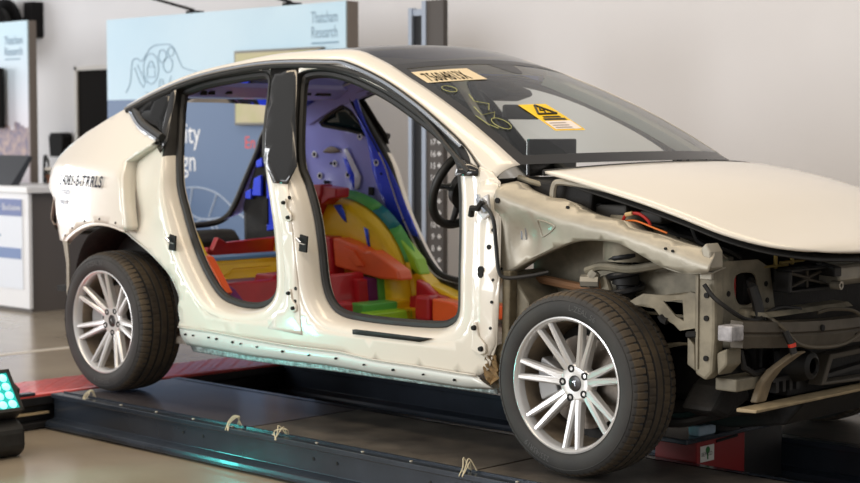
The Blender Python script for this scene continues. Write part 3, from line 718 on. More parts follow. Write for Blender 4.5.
# --- wheels
def make_wheel():
    b = MB()
    # barrel and lip
    b.lathe([(.2507, -.108), (.2500, -.116), (.243, -.118), (.236, -.112), (.231, -.098), (.229, -.07), (.222, -.02), (.216, .05), (.222, .112), (.232, .118), (.240, .112), (.236, .05), (.244, -.09)], 72, closed=True)
    w = b.build('wheel', ALLOY, CAR, True, ang=35); w['local'] = 1; w.location = (0, 0, 0)
    b = MB(); b.lathe([(.2285, -.075), (.2215, -.02), (.2155, .05), (.2155, .10)], 72); b.build('barrel', ALLOY_IN, w, True)
    # hub
    b = MB(); b.lathe([(.028, -.046), (.030, -.060), (.055, -.063), (.068, -.060), (.076, -.048), (.074, -.022), (.03, -.02)], 60)
    b.build('hub', ALLOY, w, True, ang=50)
    # seven pairs of spokes
    for k in range(7):
        for s in (-1, 1):
            a0 = k*2*PI/7
            rings = []
            for t in (0, .15, .35, .6, .85, 1.0):
                r = .050+(.2375-.050)*t
                off = s*(.0085+.0225*t**1.1)
                wd = .0165-.0055*t; y = -.056-.048*t**.9; dp = .034-.012*t
                ca, sa = math.cos(a0), math.sin(a0)
                P = lambda o, yy: (r*ca-o*sa, yy, r*sa+o*ca)
                rings.append([P(off-wd, y+dp), P(off-wd*.92, y+.004), P(off-wd*.45, y-.003), P(off+wd*.45, y-.003), P(off+wd*.92, y+.004), P(off+wd, y+dp)])
            MB().loft(rings).build('spoke', ALLOY, w, True, ang=32)
    for k in range(5):
        a = k*2*PI/5+.3
        MB().lathe([(.0001, -.058), (.006, -.058), (.008, -.0645), (.0145, -.065), (.0145, -.05)], 12, 'y', (.056*math.cos(a), 0, .056*math.sin(a))).build('lug_nut', DARKHOLE, w, True)
    MB().lathe([(.0001, -.060), (.024, -.060), (.030, -.057), (.031, -.05)], 28).build('centre_cap', mat('charcoal_cap', (42, 38, 38), .3), w, True)
    b = MB(); b.prism([(-.011, .008), (0, .012), (.011, .008), (.009, .005), (.003, .006), (0, -.014), (-.003, .006), (-.009, .005)], 'y', -.0625, -.0595); b.build('cap_emblem', CHROME, w)
    # tyre: profile (radius, offset); shoulder blocks cut by angular slots
    R = .352
    prof = [(.236, -.098), (.245, -.112), (.258, -.121), (.276, -.1265), (.298, -.1255), (.315, -.120), (.325, -.112), (.3315, -.101), (.336, -.085), (.3375, -.070), (.328, -.067), (.328, -.061), (.3385, -.060),
            (.340, -.026), (.330, -.024), (.330, -.017), (.340, -.015)]
    prof = prof+[(r, -h) for r, h in prof[::-1]]
    n = 432
    def mod(i, j, r):
        L = len(prof); i = min(i, L-1-i)
        if i in (6, 7, 8, 9) and j % 6 == 0: return r-.0045
        if i in (12, 13) and j % 6 == 2: return r-.0025
        return r
    b = MB(); b.lathe(prof, n, mod=mod)
    ty = b.build('tyre', TYRE, w, True, ang=30); ty.data.materials.append(TREAD)
    for pl in ty.data.polygons:
        rc = math.hypot(pl.center.x, pl.center.z)
        if rc > .3235 and not (abs(pl.center.y) < .08 and rc < .3355): pl.material_index = 1   # dust on the running surface only
    b = MB()
    for rr, y in ((.250, -.1165), (.308, -.1235)): b.tube([(rr*math.cos(k*PI/36), y, rr*math.sin(k*PI/36)) for k in range(72)], .0016, 5, True)
    b.build('sidewall_ridge', TYRE, w, True)
    b = MB()
    for txt, a0 in (('L-ZEAL 56', 1.2), ('255/45R19', 4.2)):
        vs, fs = text_mesh(txt, .030)
        def P(u, v):
            a = a0-u/.29; r = .275+v; return (r*math.cos(a), -.1275, r*math.sin(a))
        b.add([P(v[0], v[1]) for v in vs], fs)
    b.build('tyre_lettering', mat('faint_tyre_ink', (80, 79, 78), .6), w)['kind'] = 'stuff'
    # brake
    MB().lathe([(.05, -.03), (.05, -.004), (.172, -.004), (.172, .022), (.06, .022)], 48).build('brake_disc', DISC, w, True)
    MB().lathe([(.0001, .05), (.213, .05), (.213, .06), (.0001, .06)], 36).build('back_plate', DARKBAY, w, True)
    return w
def place_wheel(w, x, y, spin, flip):
    w.location = Vector((x, y, .352))-CAR.location
    w.rotation_euler = (0, spin, PI if flip else 0)
w0 = make_wheel()
kids = list(w0.children)
def copy_wheel():
    c = w0.copy(); COL.objects.link(c); c.parent = CAR
    for k in kids:
        q = k.copy(); COL.objects.link(q); q.parent = c
    return c
place_wheel(w0, 2.89, -.818, -math.radians(16.5), False)
place_wheel(copy_wheel(), 0, -.818, -math.radians(43), False)
place_wheel(copy_wheel(), 2.89, .818, .3, True)
place_wheel(copy_wheel(), 0, .818, .8, True)
for x in (0, 2.89):
    for sgn in (-1, 1):
        b = MB()
        y0 = sgn*.80
        b.lathe([(.115, -.03), (.185, -.03), (.185, .04), (.115, .04)], 1, 'y')
        b = MB()
        rings = [[(x+r*math.cos(a), sgn*(.83+h), .352+r*math.sin(a)) for r, h in ((.10, -.03), (.188, -.03), (.188, .035), (.10, .035))] for a in [PI-.45+k*.15 for k in range(7)]]
        b.loft(rings).build('brake_caliper', mat('grey_caliper', (150, 150, 150), .45, .4), CAR, bevel=.006)

# --- wheel-house liners (near and far, rear and front)
for sgn in (-1, 1):
    rings = [[(.46*math.cos(a), sgn*y, .352+.46*math.sin(a)) for y in (min(.86, abs(yq(.46*math.cos(a), .352+.46*math.sin(a)))-.03) if math.cos(a) < .3 else .83, .70, .60)] for a in [.02+k*(PI-.25)/24 for k in range(25)]]
    MB().loft(rings, ring_closed=False, cap=False).build('wheel_arch_liner', mat('black_liner_felt', (30, 26, 23), .9, noise=.4, nscale=25, bump=.3), CAR, True, solid=.004)
    MB().prism([(-.46+.02, .25)]+[(.46*math.cos(a), .352+.46*math.sin(a)) for a in [PI-k*PI/20 for k in range(21)]]+[(.44, .25)], 'y', sgn*.60, sgn*.61).build('arch_inner_wall', DARKBAY, CAR)
    # bumper side bracket behind the rear wheel
    MB().prism([(-.50, .72), (-.46, .715), (-.445, .62), (-.445, .40), (-.455, .33), (-.470, .33), (-.468, .60)], 'y', sgn*.815, sgn*.825).build('bumper_bracket', SILVER, CAR, bevel=.003)
# --- rear structure
MB().prism([(-1.02, .30), (-.86, .30), (-.84, .64), (-.90, .70), (-1.0, .70)], 'y', -.25, .62).build('tailgate_sill', DARKBAY, CAR, bevel=.02)
hoop = [(-.97, .30, .725), (-.965, .50, .735), (-.93, .575, .77), (-.885, .60, .84), (-.80, .62, 1.0), (-.70, .625, 1.157), (-.64, .61, 1.24), (-.52, .57, 1.33), (-.44, .50, 1.42), (-.40, .30, 1.455), (-.40, 0, 1.465)]
hp = catmull(hoop, 4); hp = hp+[Vector((p.x+.1*sm(p.z, 1.0, 1.3), -p.y, p.z-.12*sm(p.z, 1.0, 1.3)*sm(abs(p.y), .1, .5))) for p in hp[-2::-1]]+[Vector((-.97, 0, .725))]
MB().tube(hp, .018, 8, True).build('tailgate_seal', RUBBER, CAR, True)
rings = []
for p in catmull(hoop[1:], 3):
    rings.append([(p.x, p.y, p.z), (p.x+.01, p.y+.03, p.z+.01), (p.x+.06, p.y+.07, p.z+.03)])
MB().loft(rings, ring_closed=False, cap=False).build('tailgate_frame', LAV, CAR, True, solid=.004)
MB().loft([[(x+.1*sm(z, 1.0, 1.3), -y, z-.12*sm(z, 1.0, 1.3)*sm(abs(y), .1, .5)) for x, y, z in r] for r in rings], ring_closed=False, cap=False).build('tailgate_frame', PAINT, CAR, True, solid=.004)
MB().prism([(-.10, 1.435), (.06, 1.44), (.14, 1.49), (.10, 1.515), (-.08, 1.455)], 'y', -.56, .56).build('roof_crossmember', LAV2, CAR, bevel=.01)
b = MB()
for y, z, w_ in ((-.40, 1.462, .03), (-.35, 1.465, .03), (-.24, 1.47, .03), (.36, 1.470, .10), (.29, 1.472, .03)): b.box((.09, y, z-.014), (.108, y+w_, z+.008))
b.build('crossmember_slots', DARKHOLE, CAR)['kind'] = 'stuff'

# --- colour-coded far inner side
yf = lambda x, z: -ya(x, z)-dep(z)-.004
inner = V2([(.17, 1.50), (.155, 1.44), (.155, 1.34), (.190, 1.22), (.26, 1.06), (.33, .93), (.40, .82), (.47, .69), (.36, .72), (.20, .84), (.05, .91), (-.15, .94), (-.40, .90), (-.50, .86), (-.56, .98), (-.52, 1.15), (-.47, 1.25), (-.42, 1.33), (-.35, 1.45), (-.1, 1.52)])
win = V2([(-.17, 1.315), (-.08, 1.365), (.035, 1.405), (.075, 1.38), (.155, 1.262), (.145, 1.25), (.02, 1.275), (-.155, 1.30)])
def inner_y(x, z):
    y = yf(x, z)
    y += .018*math.exp(-(((x+.18)/.09)**2+((z-1.08)/.12)**2))-.020*math.exp(-(((x+.02)/.05)**2+((z-1.05)/.16)**2))+.02*math.exp(-(((x+.33)/.06)**2+((z-1.16)/.10)**2))-.015*math.exp(-(((x+.28)/.10)**2+((z-.97)/.06)**2))
    return y
panel('inner_quarter_panel', inner, [win], lambda x, z: (x, inner_y(x, z), z), LAV, CAR, .025)
panel('inner_quarter_window', offset2d(win, .02), [], lambda x, z: (x, yf(x, z)+.02, z), mat('dark_teal_glass', (24, 40, 44), .1, 0, .3), CAR, .06)
MB().tube([(p.x, yf(p.x, p.y)-.002, p.y) for p in win], .010, 6, True).build('inner_window_seal', RUBBER, CAR, True)
def patch(name, pts, m, lift=.010, n=3):
    P = catmull(pts, n, True) if n else V2(pts)
    return panel(name, P, [], lambda x, z: (x, inner_y(x, z)-lift, z), m, CAR, .03, .004)
patch('pillar_reinforcement', [(.13, 1.47), (.16, 1.45), (.165, 1.36), (.20, 1.23), (.27, 1.07), (.345, .935), (.42, .79), (.46, .71), (.37, .735), (.27, .80), (.19, .92), (.14, 1.06), (.15, 1.22), (.13, 1.32)], BLUE)
patch('recess_shade_patch', [(-.065, 1.125), (-.02, 1.11), (.012, 1.01), (.0, .945), (-.03, 1.0)], BLUE, .012, 0)  # flat blue patch standing in for the shade of a recess
patch('white_bracket', [(-.035, 1.17), (-.005, 1.18), (.05, 1.02), (.03, .955), (.0, .95), (.01, 1.03)], mat('white_inner', (214, 214, 236), .4), .014, 0)
patch('speaker_bracket', [(-.20, 1.165), (-.14, 1.185), (-.09, 1.175), (-.08, 1.155), (-.20, 1.150)], mat('taupe_bracket', (130, 118, 110), .6), .02)
b = MB()
for x, z, r in [(-.30, 1.14, .011), (-.28, 1.02, .010), (-.24, .985, .010), (-.22, .985, .008), (-.04, 1.03, .010), (.18, 1.10, .008), (.205, 1.04, .006), (.09, 1.30, .007), (.085, 1.36, .006), (.105, 1.24, .006), (.36, .79, .010), (-.19, 1.09, .007), (-.16, 1.09, .008)]:
    b.lathe([(.0001, -.004), (r, -.004), (r, .004)], 10, 'y', (x, inner_y(x, z)-.014, z))
b.box((.10, inner_y(.1, .94)-.02, .92), (.135, inner_y(.1, .94)-.01, .965))
b.build('inner_panel_holes', DARKHOLE, CAR)['kind'] = 'stuff'
b = MB()
for x, z in [(-.30, 1.14), (-.28, 1.02), (-.04, 1.03), (.18, 1.10), (-.16, 1.09), (.105, 1.24)]:
    b.tube([(x+.016*math.cos(a*PI/6), inner_y(x, z)-.014, z+.016*math.sin(a*PI/6)) for a in range(12)], .004, 5, True)
b.build('hole_collars', WHITEPL, CAR, True)['kind'] = 'stuff'
# cant rail inner with its dark recess
rl = MB(); rings = []
for k in range(16):
    x = -.35+k*.12; e = min(ru, key=lambda p: abs(p.x-x)); z = e.z
    rings.append([(x, .625, z-.085), (x, .60, z-.085), (x, .56, z-.03), (x, .545, z-.008), (x, .58, z-.02), (x, .62, z-.05)])
rl.loft(rings).build('inner_cant_rail', LAV, CAR, True)
b = MB()
b.lathe([(.0001, 0), (.022, 0), (.022, .004)], 14, 'x', (0, 0, 0)) if 0 else None
for x, z, w, h in ((.0, 1.505, .040, .020), (-.13, 1.49, .013, .013), (.12, 1.49, .007, .007)):
    b.prism([(x-w+.3*h*math.cos(a), z+h*math.sin(a)) if math.cos(a) < 0 else (x+w+.3*h*math.cos(a), z+h*math.sin(a)) for a in [k*PI/6+.1 for k in range(12)]], 'y', .553, .60)
b.build('rail_recess', DARKHOLE, CAR)['kind'] = 'stuff'

# wheelhouse dome on the far side
def dome(name, a, bb, y0, y1, m, r0=0, r1=1, cx=-.03, cz=.35):
    rings = []
    for k in range(25):
        t = -.08+(PI+.16)*k/24; c_, s_ = math.cos(t), math.sin(t)
        rings.append([(cx+a*c_, y1, cz+bb*s_), (cx+a*.985*c_, y0+.05, cz+bb*.985*s_), (cx+a*.93*c_, y0+.012, cz+bb*.93*s_), (cx+a*.85*c_, y0, cz+bb*.85*s_), (cx+a*.3*c_, y0-.005, cz+bb*.3*s_)])
    return MB().loft(rings, ring_closed=False, cap=False).build(name, m, CAR, True, solid=.004)
dome('rear_wheelhouse', .585, .56, .55, .70, YELLOW)
rings = []
for k in range(20):
    t = .05+1.75*k/19; c_, s_ = math.cos(t), math.sin(t)
    rings.append([(-.03+.59*c_, .62, .35+.565*s_), (-.03+.60*c_, .66, .35+.575*s_), (-.03+.625*c_, .68, .35+.60*s_)])
for nm, i0, i1, m in (('wheelhouse_flange', 0, 5, YELLOW), ('wheelhouse_flange', 4, 9, GREEN), ('wheelhouse_flange', 8, 12, TEALP), ('wheelhouse_flange', 11, 20, GREEN)):
    MB().loft(rings[i0:i1], ring_closed=False, cap=False).build(nm, m, CAR, True, solid=.004)
for pts in ([(.03, .87), (.09, .875), (.12, .83), (.135, .78), (.10, .80), (.06, .84)], [(.27, .76), (.30, .75), (.32, .65), (.30, .66)]):
    panel('blue_cutout', V2(pts), [], lambda x, z: (x, .545, z), mat('vivid_blue_patch', (44, 92, 240), .4), CAR, .05)
# rear side member, sill and floor pressings
MB().prism([(.10, .70), (.16, .70), (.30, .665), (.36, .64), (.40, .645), (.50, .60), (.60, .55), (.62, .50), (.46, .50), (.12, .545)], 'y', .47, .57).build('side_member', ORANGE, CAR, bevel=.012)
MB().prism([(.60, .50), (.66, .475), (.74, .43), (.80, .42), (.86, .40), (1.0, .38), (1.0, .33), (.60, .33)], 'y', .60, .68).build('side_member_end', RED, CAR, bevel=.012)
MB().prism([(.20, .66), (.28, .64), (.36, .56), (.30, .555)], 'y', .455, .475).build('side_member_rib', ORANGE, CAR, bevel=.006)
MB().prism([(-.25, .71), (.10, .705), (.12, .50), (-.25, .50)], 'y', .46, .58).build('side_member_end', RED, CAR, bevel=.012)
MB().prism([(-.20, .975), (.02, .985), (.02, .93), (-.02, .88), (-.06, .80), (-.10, .68), (-.20, .66)], 'y', .47, .56).build('tower_bracket', PINKRED, CAR, bevel=.015)
MB().prism([(.0, .975), (.125, .965), (.12, .915), (.06, .905), (.0, .87)], 'y', .48, .58).build('tower_bracket', RED, CAR, bevel=.008)
MB().prism([(.50, .58), (.58, .53), (.66, .475), (.74, .455), (.86, .42), (1.1, .40), (1.1, .36), (.50, .36)], 'y', .64, .74).build('inner_sill', YELLOW, CAR, bevel=.01)
MB().box((.66, .53, .295), (.77, .64, .425)).build('seat_bracket', RED, CAR, bevel=.018)
MB().prism([(.78, .295), (.98, .295), (.98, .375), (.93, .405), (.78, .415)], 'y', .54, .64).build('sill_box', ORANGE, CAR, bevel=.01)
MB().prism([(.42, .72), (.56, .60), (.60, .52), (.50, .50), (.42, .60)], 'y', .64, .72).build('sill_gusset', LIME, CAR, bevel=.01)
MB().prism([(.96, .40), (1.25, .40), (1.25, .33), (.96, .33)], 'y', .62, .74).build('inner_sill', ORANGE, CAR, bevel=.01)
FLOORG = mat('dusty_floor_sheet', (150, 142, 134), .7, noise=.3, nscale=40, bump=.3)
MB().box((.30, -.74, .26), (2.45, .74, .295)).build('floor_pan', FLOORG, CAR)
MB().prism([(.26, .30), (.44, .30), (.40, .40), (.37, .53), (.34, .535), (.33, .40), (.26, .40)], 'y', -.62, .45).build('heel_board', RED, CAR, bevel=.01)
MB().prism([(-.20, .46), (.34, .44), (.34, .465), (-.20, .49)], 'y', -.62, .60).build('seat_pan', RED, CAR, bevel=.005)
MB().prism([(-.14, .47), (-.02, .475), (-.02, .49), (-.14, .50)], 'y', -.55, .56).build('seat_pan_rib', PURPLE, CAR)
for y0, y1 in ((-.05, .16), (.20, .42)):
    MB().prism([(y0, .455), (y1, .455), (y1-.03, .535), (y0+.03, .535)], 'x', .05, .20).build('seat_anchor', RED, CAR, bevel=.01)
MB().prism([(-.13, .47), (-.10, .495), (-.19, .565), (-.20, .59), (-.36, .59), (-.36, .47)], 'y', -.20, .66).build('rear_crossmember', YEL2, CAR, bevel=.012)
MB().prism([(-.20, .588), (-.36, .588), (-.36, .605), (-.21, .605)], 'y', -.20, .66).build('crossmember_cap', SKYB, CAR, bevel=.004)
MB().prism([(-.13, .46), (-.09, .50), (-.19, .57), (-.21, .592), (-.36, .592), (-.36, .46)], 'y', -.30, -.20).build('crossmember_end', GREEN, CAR, bevel=.03)
b = MB()
for yy in (-.05, .30): b.tube([(-.115, yy-.10, .505), (-.125, yy, .53), (-.150, yy+.04, .548), (-.150, yy+.30, .548)], .0035, 5)
b.build('crossmember_bead', YEL2, CAR, True)
MB().prism([(-.10, .56), (.05, .56), (.09, .64), (.12, .62), (.16, .69), (.22, .66), (.70, .68), (.70, .56)], 'x', -.52, -.48).build('boot_panel', RED, CAR, bevel=.006)
MB().prism([(-.90, .42), (-.36, .44), (-.36, .47), (-.90, .45)], 'y', -.60, .62).build('boot_floor', DARKBAY, CAR)
# near inner edge seen along the seal
MB().prism([(.30, .90), (.36, .88), (.52, .66), (.46, .66)], 'y', -.72, -.68).build('wheelhouse_edge', YEL2, CAR, bevel=.006)
MB().prism([(.45, .70), (.52, .68), (.66, .52), (.60, .48), (.50, .58)], 'y', -.71, -.66).build('wheelhouse_edge', ORANGE, CAR, bevel=.006)
MB().prism([(.52, .56), (.60, .53), (.74, .42), (.60, .40)], 'y', -.70, -.60).build('wheelhouse_edge', PURPLE, CAR, bevel=.006)
MB().prism([(.50, .46), (.72, .44), (.86, .38), (.50, .36)], 'y', -.68, -.52).build('wheelhouse_edge', YEL2, CAR, bevel=.006)
# front seat cross member with brackets
for y0, y1, m0, m1 in ((.27, .52, GREEN, LIME), (.52, .70, YEL2, YELLOW)):
    MB().prism([(.46, .295), (.55, .295), (.55, .385), (.46, .39)], 'y', y0, y1).build('seat_crossmember', m0, CAR, bevel=.006)
    MB().prism([(.55, .295), (.64, .295), (.63, .345), (.55, .35)], 'y', y0-.02, y1+.03).build('seat_crossmember_step', m1, CAR, bevel=.006)
for x, y in ((.52, .12), (.50, -.04), (.56, .66)):
    MB().prism([(y-.06, .295), (y+.07, .295), (y+.06, .41), (y-.045, .41)], 'x', x-.06, x+.06).build('seat_bracket', RED, CAR, bevel=.015)
for y0, y1, m_ in ((.36, .43, RED), (.43, .50, PURPLE), (.50, .58, GREEN), (.58, .60, TEALP), (.60, .70, ORANGE)):
    MB().prism([(.26, .30), (.44, .30), (.42, .50), (.26, .51)], 'y', y0, y1).build('heel_reinforcement', m_, CAR, bevel=.008)
# D-pillar: dark inner trim with blue fittings
panel('rear_pillar_inner', V2([(-.86, .84), (-.70, 1.14), (-.63, 1.22), (-.50, 1.31), (-.40, 1.30), (-.40, .46), (-.86, .46)]), [], lambda x, z: (x, .645+.03*(z-1)*-1, z), DARKBAY, CAR, .06)
for pts, m_, y in (([(-.62, 1.10), (-.50, 1.15), (-.50, .72), (-.62, .70)], CYANP, .62), ([(-.63, 1.20), (-.52, 1.29), (-.50, 1.22), (-.62, 1.14)], LAV2, .62), ([(-.72, 1.0), (-.66, 1.02), (-.66, .90), (-.74, .90)], CYANP, .61), ([(-.70, 1.10), (-.65, 1.12), (-.65, 1.07), (-.70, 1.06)], BLUE, .61), ([(-.80, .92), (-.75, .94), (-.75, .88), (-.80, .88)], BLUE, .61), ([(-.64, .88), (-.60, .89), (-.60, .74), (-.64, .74)], DARKHOLE, .61), ([(-.56, 1.06), (-.52, 1.08), (-.53, 1.0), (-.57, .99)], DARKHOLE, .61)):
    MB().prism(pts, 'y', y, y+.02).build('pillar_fitting', m_, CAR, bevel=.005)

# --- cabin: steering wheel, column, dash
sc = Vector((1.835, -.345, 1.03)); tl = math.radians(24)
def swp(r, a, off=0):
    return (sc.x+r*math.sin(a)*math.sin(tl)+off*math.cos(tl), sc.y+r*math.cos(a), sc.z+r*math.sin(a)*math.cos(tl)-off*math.sin(tl)*1)
swh = MB().tube([swp(.178, k*2*PI/48) for k in range(48)], .0195, 10, True).build('steering_wheel', mat('black_leather', (26, 25, 24), .5), CAR, True)
b = MB(); b.loft([[swp(.085*s_, k*PI/12, -.02+.05*j) for k in range(24)] for j, s_ in ((0, .8), (.3, 1), (1, 1.1))]); b.build('airbag_cover', BLACKPL, swh, True)
for a in (0.05, PI-.05): MB().tube([swp(.05, a), swp(.12, a, .005), swp(.172, a)], [.022, .014, .012], 8).build('spoke', CHROME, swh, True)
MB().tube([swp(.05, -PI/2), swp(.172, -PI/2)], [.018, .012], 8).build('spoke', BLACKPL, swh, True)
MB().tube([swp(0, 0, .02), swp(0, 0, .45)], .045, 12).build('steering_column', BLACKPL, CAR, True)
MB().prism([(2.16, .80), (2.14, 1.0), (2.20, 1.075), (2.48, 1.09), (2.52, .80)], 'y', -.66, .66).build('dashboard', mat('dark_dash', (38, 35, 33), .7), CAR, bevel=.02)
MB().box((1.99, -.12, 1.075), (2.01, .20, 1.235)).build('centre_screen', BLACKGL, CAR, bevel=.006)
MB().tube([(2.01, .06, 1.12), (2.18, .06, 1.04)], .02, 8).build('screen_arm', BLACKPL, CAR)

# --- bonnet
HE = [(2.60, .72, 1.118), (2.72, .748, 1.100), (2.89, .762, 1.065), (3.089, .765, 1.020), (3.264, .76, .972), (3.42, .735, .920), (3.55, .69, .886), (3.65, .62, .868), (3.70, .52, .852)]
he = resample(catmull(HE, 5), 40)
def hood(u, v, dz=0):
    k = u*39; a = int(min(k, 38)); e = he[a].lerp(he[a+1], k-a); s = v*2-1
    w = 1-abs(s)**2.4
    bx = .16*(1-u)**1.5+.10*u**2
    cz = .020+.055*math.sin(PI*min(1, u*.9+.05))-.03*u**3
    return (e.x+bx*w, s*e.y, e.z+cz*w+dz)
hd = MB().grid(lambda u, v: hood(u, v), 36, 36).build('bonnet', PAINT, CAR, True)
md = hd.modifiers.new('thickness', 'SOLIDIFY'); md.thickness = .010; md.offset = -1
b = MB(); b.grid(lambda u, v: (lambda p: (p[0], p[1]*.965, p[2]-.035-.02*math.sin(PI*v)))(hood(.02+u*.95, v)), 20, 20); b.build('bonnet_liner', BLACKPL, CAR, True, solid=.006)
MB().tube([hood(0, v/20, -.008) for v in range(21)], .012, 6).build('cowl_seal', RUBBER, CAR, True)
# cowl
MB().prism([(2.34, .95), (2.42, 1.09), (2.60, 1.075), (2.82, 1.06), (2.80, .93)], 'y', -.69, .69).build('cowl_tray', DARKBAY, CAR, bevel=.01)
b = MB(); b.tube([(2.46, -.70, 1.09), (2.52, -.70, 1.075), (2.60, -.66, 1.05)], .011, 8); b.build('cowl_bracket', DUSTY, CAR, True)
b = MB(); b.tube(catmull([(2.66, -.735, 1.00), (2.665, -.735, 1.055), (2.69, -.73, 1.078), (2.80, -.71, 1.065), (2.95, -.68, 1.045)], 4), .013, 8); b.build('cowl_stay', SILVER, CAR, True)
# --- wing support rail
out = V2(SHOT_UP)+V2([(3.44, .79)])+V2(SHOT_LOW[::-1])
lowc = [(x, z) for x, z in SHOT_LOW]; upc = [(x, z) for x, z in SHOT_UP]
RIDGE = [(2.44, 1.035), (2.55, 1.00), (2.66, .968), (2.78, .945), (2.92, .925), (3.05, .905), (3.2, .868), (3.35, .830), (3.46, .80)]
def rail_y(x, z):
    zr = sum(interp(x+k*.03, RIDGE) for k in (-2, -1, 0, 1, 2))/5; d = z-zr
    y = -.835+.012*sm(-d, 0, .12)+(1.25*max(0, d-.005) if d > 0 else 0)
    y += .030*math.exp(-(((x-2.60)/.075)**2+((z-.865)/.075)**2))*sm(x, 2.48, 2.56)+.010*math.exp(-(((x-2.705)/.035)**2+((z-.905)/.026)**2))
    return y
rail = panel('wing_rail', out, [], lambda x, z: (x, rail_y(x, z), z), SILVER, CAR, .02, .006)
MB().loft([[(p.x, rail_y(p.x, p.y), p.y), (p.x, -.70, p.y-.015), (p.x, -.66, p.y-.04)] for p in catmull(SHOT_UP[1:13], 3)], ring_closed=False, cap=False).build('rail_top_flange', SILVER, rail, True, solid=.004)
MB().loft([[(p.x, rail_y(p.x, p.y), p.y), (p.x, -.80, p.y-.004), (p.x, -.72, p.y+.012)] for p in catmull(SHOT_LOW, 3)], ring_closed=False, cap=False).build('rail_lower_flange', SILVER, rail, True, solid=.004)
pr = catmull([(2.668, .925), (2.675, .938), (2.745, .922), (2.75, .910), (2.69, .878), (2.675, .885)], 3, True)
MB().tube([(p.x, rail_y(p.x, p.y)-.003, p.y) for p in pr], .004, 6, True).build('rail_pressing', SILVER, rail, True)
b = MB()
for x, z, r in ((2.475, 1.005, .011), (2.485, .745, .006), (3.26, .86, .005), (3.29, .853, .005), (2.785, .985, .008)): b.lathe([(.0001, -.003), (r, -.003), (r, .003)], 10, 'y', (x, rail_y(x, z)-.006, z))
b.build('rail_holes', DARKHOLE, rail)['kind'] = 'stuff'
b = MB(); b.tube([(2.565, rail_y(2.57, .88)-.004, .915), (2.565, rail_y(2.57, .88)-.004, .86), (2.585, rail_y(2.59, .87)-.004, .86), (2.585, rail_y(2.59, .9)-.004, .915)], .004, 6, True); b.build('rail_slot', CHROME, rail, True)
b = MB(); b.prism([(2.77, 1.005), (2.80, 1.0), (2.83, .985), (2.83, .975), (2.77, .985)], 'y', -.77, -.755); b.build('rail_tab', SILVER, rail, bevel=.003)
MB().prism([(3.39, .865), (3.412, .885), (3.432, .855), (3.435, .80), (3.42, .785)], 'y', -.815, -.74).build('rail_end_cap', SILVER, rail, bevel=.006)
# --- front bay
MB().prism([(2.45, .28), (2.45, .98), (2.62, 1.0), (3.0, .93), (3.36, .82), (3.36, .60), (3.20, .50), (3.0, .45), (2.75, .45), (2.60, .30)], 'y', -.60, -.57).build('inner_apron', DUSTY_D, CAR)
MB().prism([(2.46, .26), (2.46, .72), (2.50, .74), (2.60, .62), (2.60, .28)], 'y', -.80, -.58).build('bulkhead_side', DUSTY_D, CAR, bevel=.01)
MB().tube([(2.52, -.66, .70), (2.80, -.70, .68), (2.88, -.72, .70)], .018, 8).build('brake_pipe', mat('rusty_pipe', (128, 92, 62), .6), CAR, True)
b = MB(); b.lathe([(.001, .12), (.06, .12), (.085, .08), (.09, .0), (.09, -.05), (.06, -.05)], 24, 'z', (2.94, -.64, .84)); b.build('strut_tower', DUSTY_D, CAR, True)
b = MB(); b.tube([(2.95+.062*math.cos(k*PI/8), -.66+.062*math.sin(k*PI/8), .50+.0040*k) for k in range(80)], .012, 8); b.build('coil_spring', mat('black_spring', (30, 30, 32), .4), CAR, True)
MB().lathe([(.0001, -.34), (.032, -.34), (.034, -.02), (.05, -.015), (.05, .02), (.022, .03), (.022, .12)], 18, 'z', (2.95, -.66, .72)).build('damper', BLACKPL, CAR, True)
b = MB(); b.tube(catmull([(2.83, -.74, .752), (2.90, -.735, .772), (3.0, -.71, .765), (3.10, -.67, .782), (3.18, -.62, .80)], 4), [.016]*17, 8); b.build('upper_arm', DUSTY, CAR, True)
b = MB(); b.tube([(2.84, -.74, .70), (2.86, -.74, .735), (2.87, -.735, .75)], .022, 8); b.tube([(2.82, -.76, .715), (2.88, -.73, .715)], .024, 8); b.build('ball_joint', SILVER, CAR, True)
MB().prism([(2.84, .72), (2.90, .74), (2.93, .66), (2.92, .40), (2.86, .40), (2.87, .64)], 'y', -.72, -.69).build('steering_knuckle', DUSTY, CAR, bevel=.01)
b = MB(); b.tube([(2.90, -.74, .25), (3.05, -.45, .24), (3.10, -.30, .26)], .03, 8); b.tube([(2.90, -.74, .25), (2.70, -.45, .24)], .028, 8); b.build('lower_arm', DARKBAY, CAR, True)
# chassis leg
leg = MB().prism([(2.85, .56), (2.98, .645), (3.12, .66), (3.44, .64), (3.44, .50), (3.15, .49), (3.0, .46), (2.85, .42)], 'y', -.60, -.47).build('chassis_leg', DUSTY, CAR, bevel=.012)
b = MB()
for x, z, r in ((3.10, .575, .010), (3.16, .565, .012), (3.22, .57, .008)): b.lathe([(.0001, -.003), (r, -.003), (r, .003)], 10, 'y', (x, -.604, z))
b.build('leg_holes', DARKHOLE, leg)['kind'] = 'stuff'
MB().prism([(2.98, .605), (3.42, .60), (3.42, .59), (2.98, .595)], 'y', -.607, -.598).build('leg_swage', DUSTY_D, leg)
MB().box((2.85, .47, .40), (3.44, .60, .60)).build('chassis_leg', DUSTY, CAR, bevel=.012)
MB().box((2.62, -.50, .27), (3.30, .50, .46)).build('subframe', DARKBAY, CAR, bevel=.03)
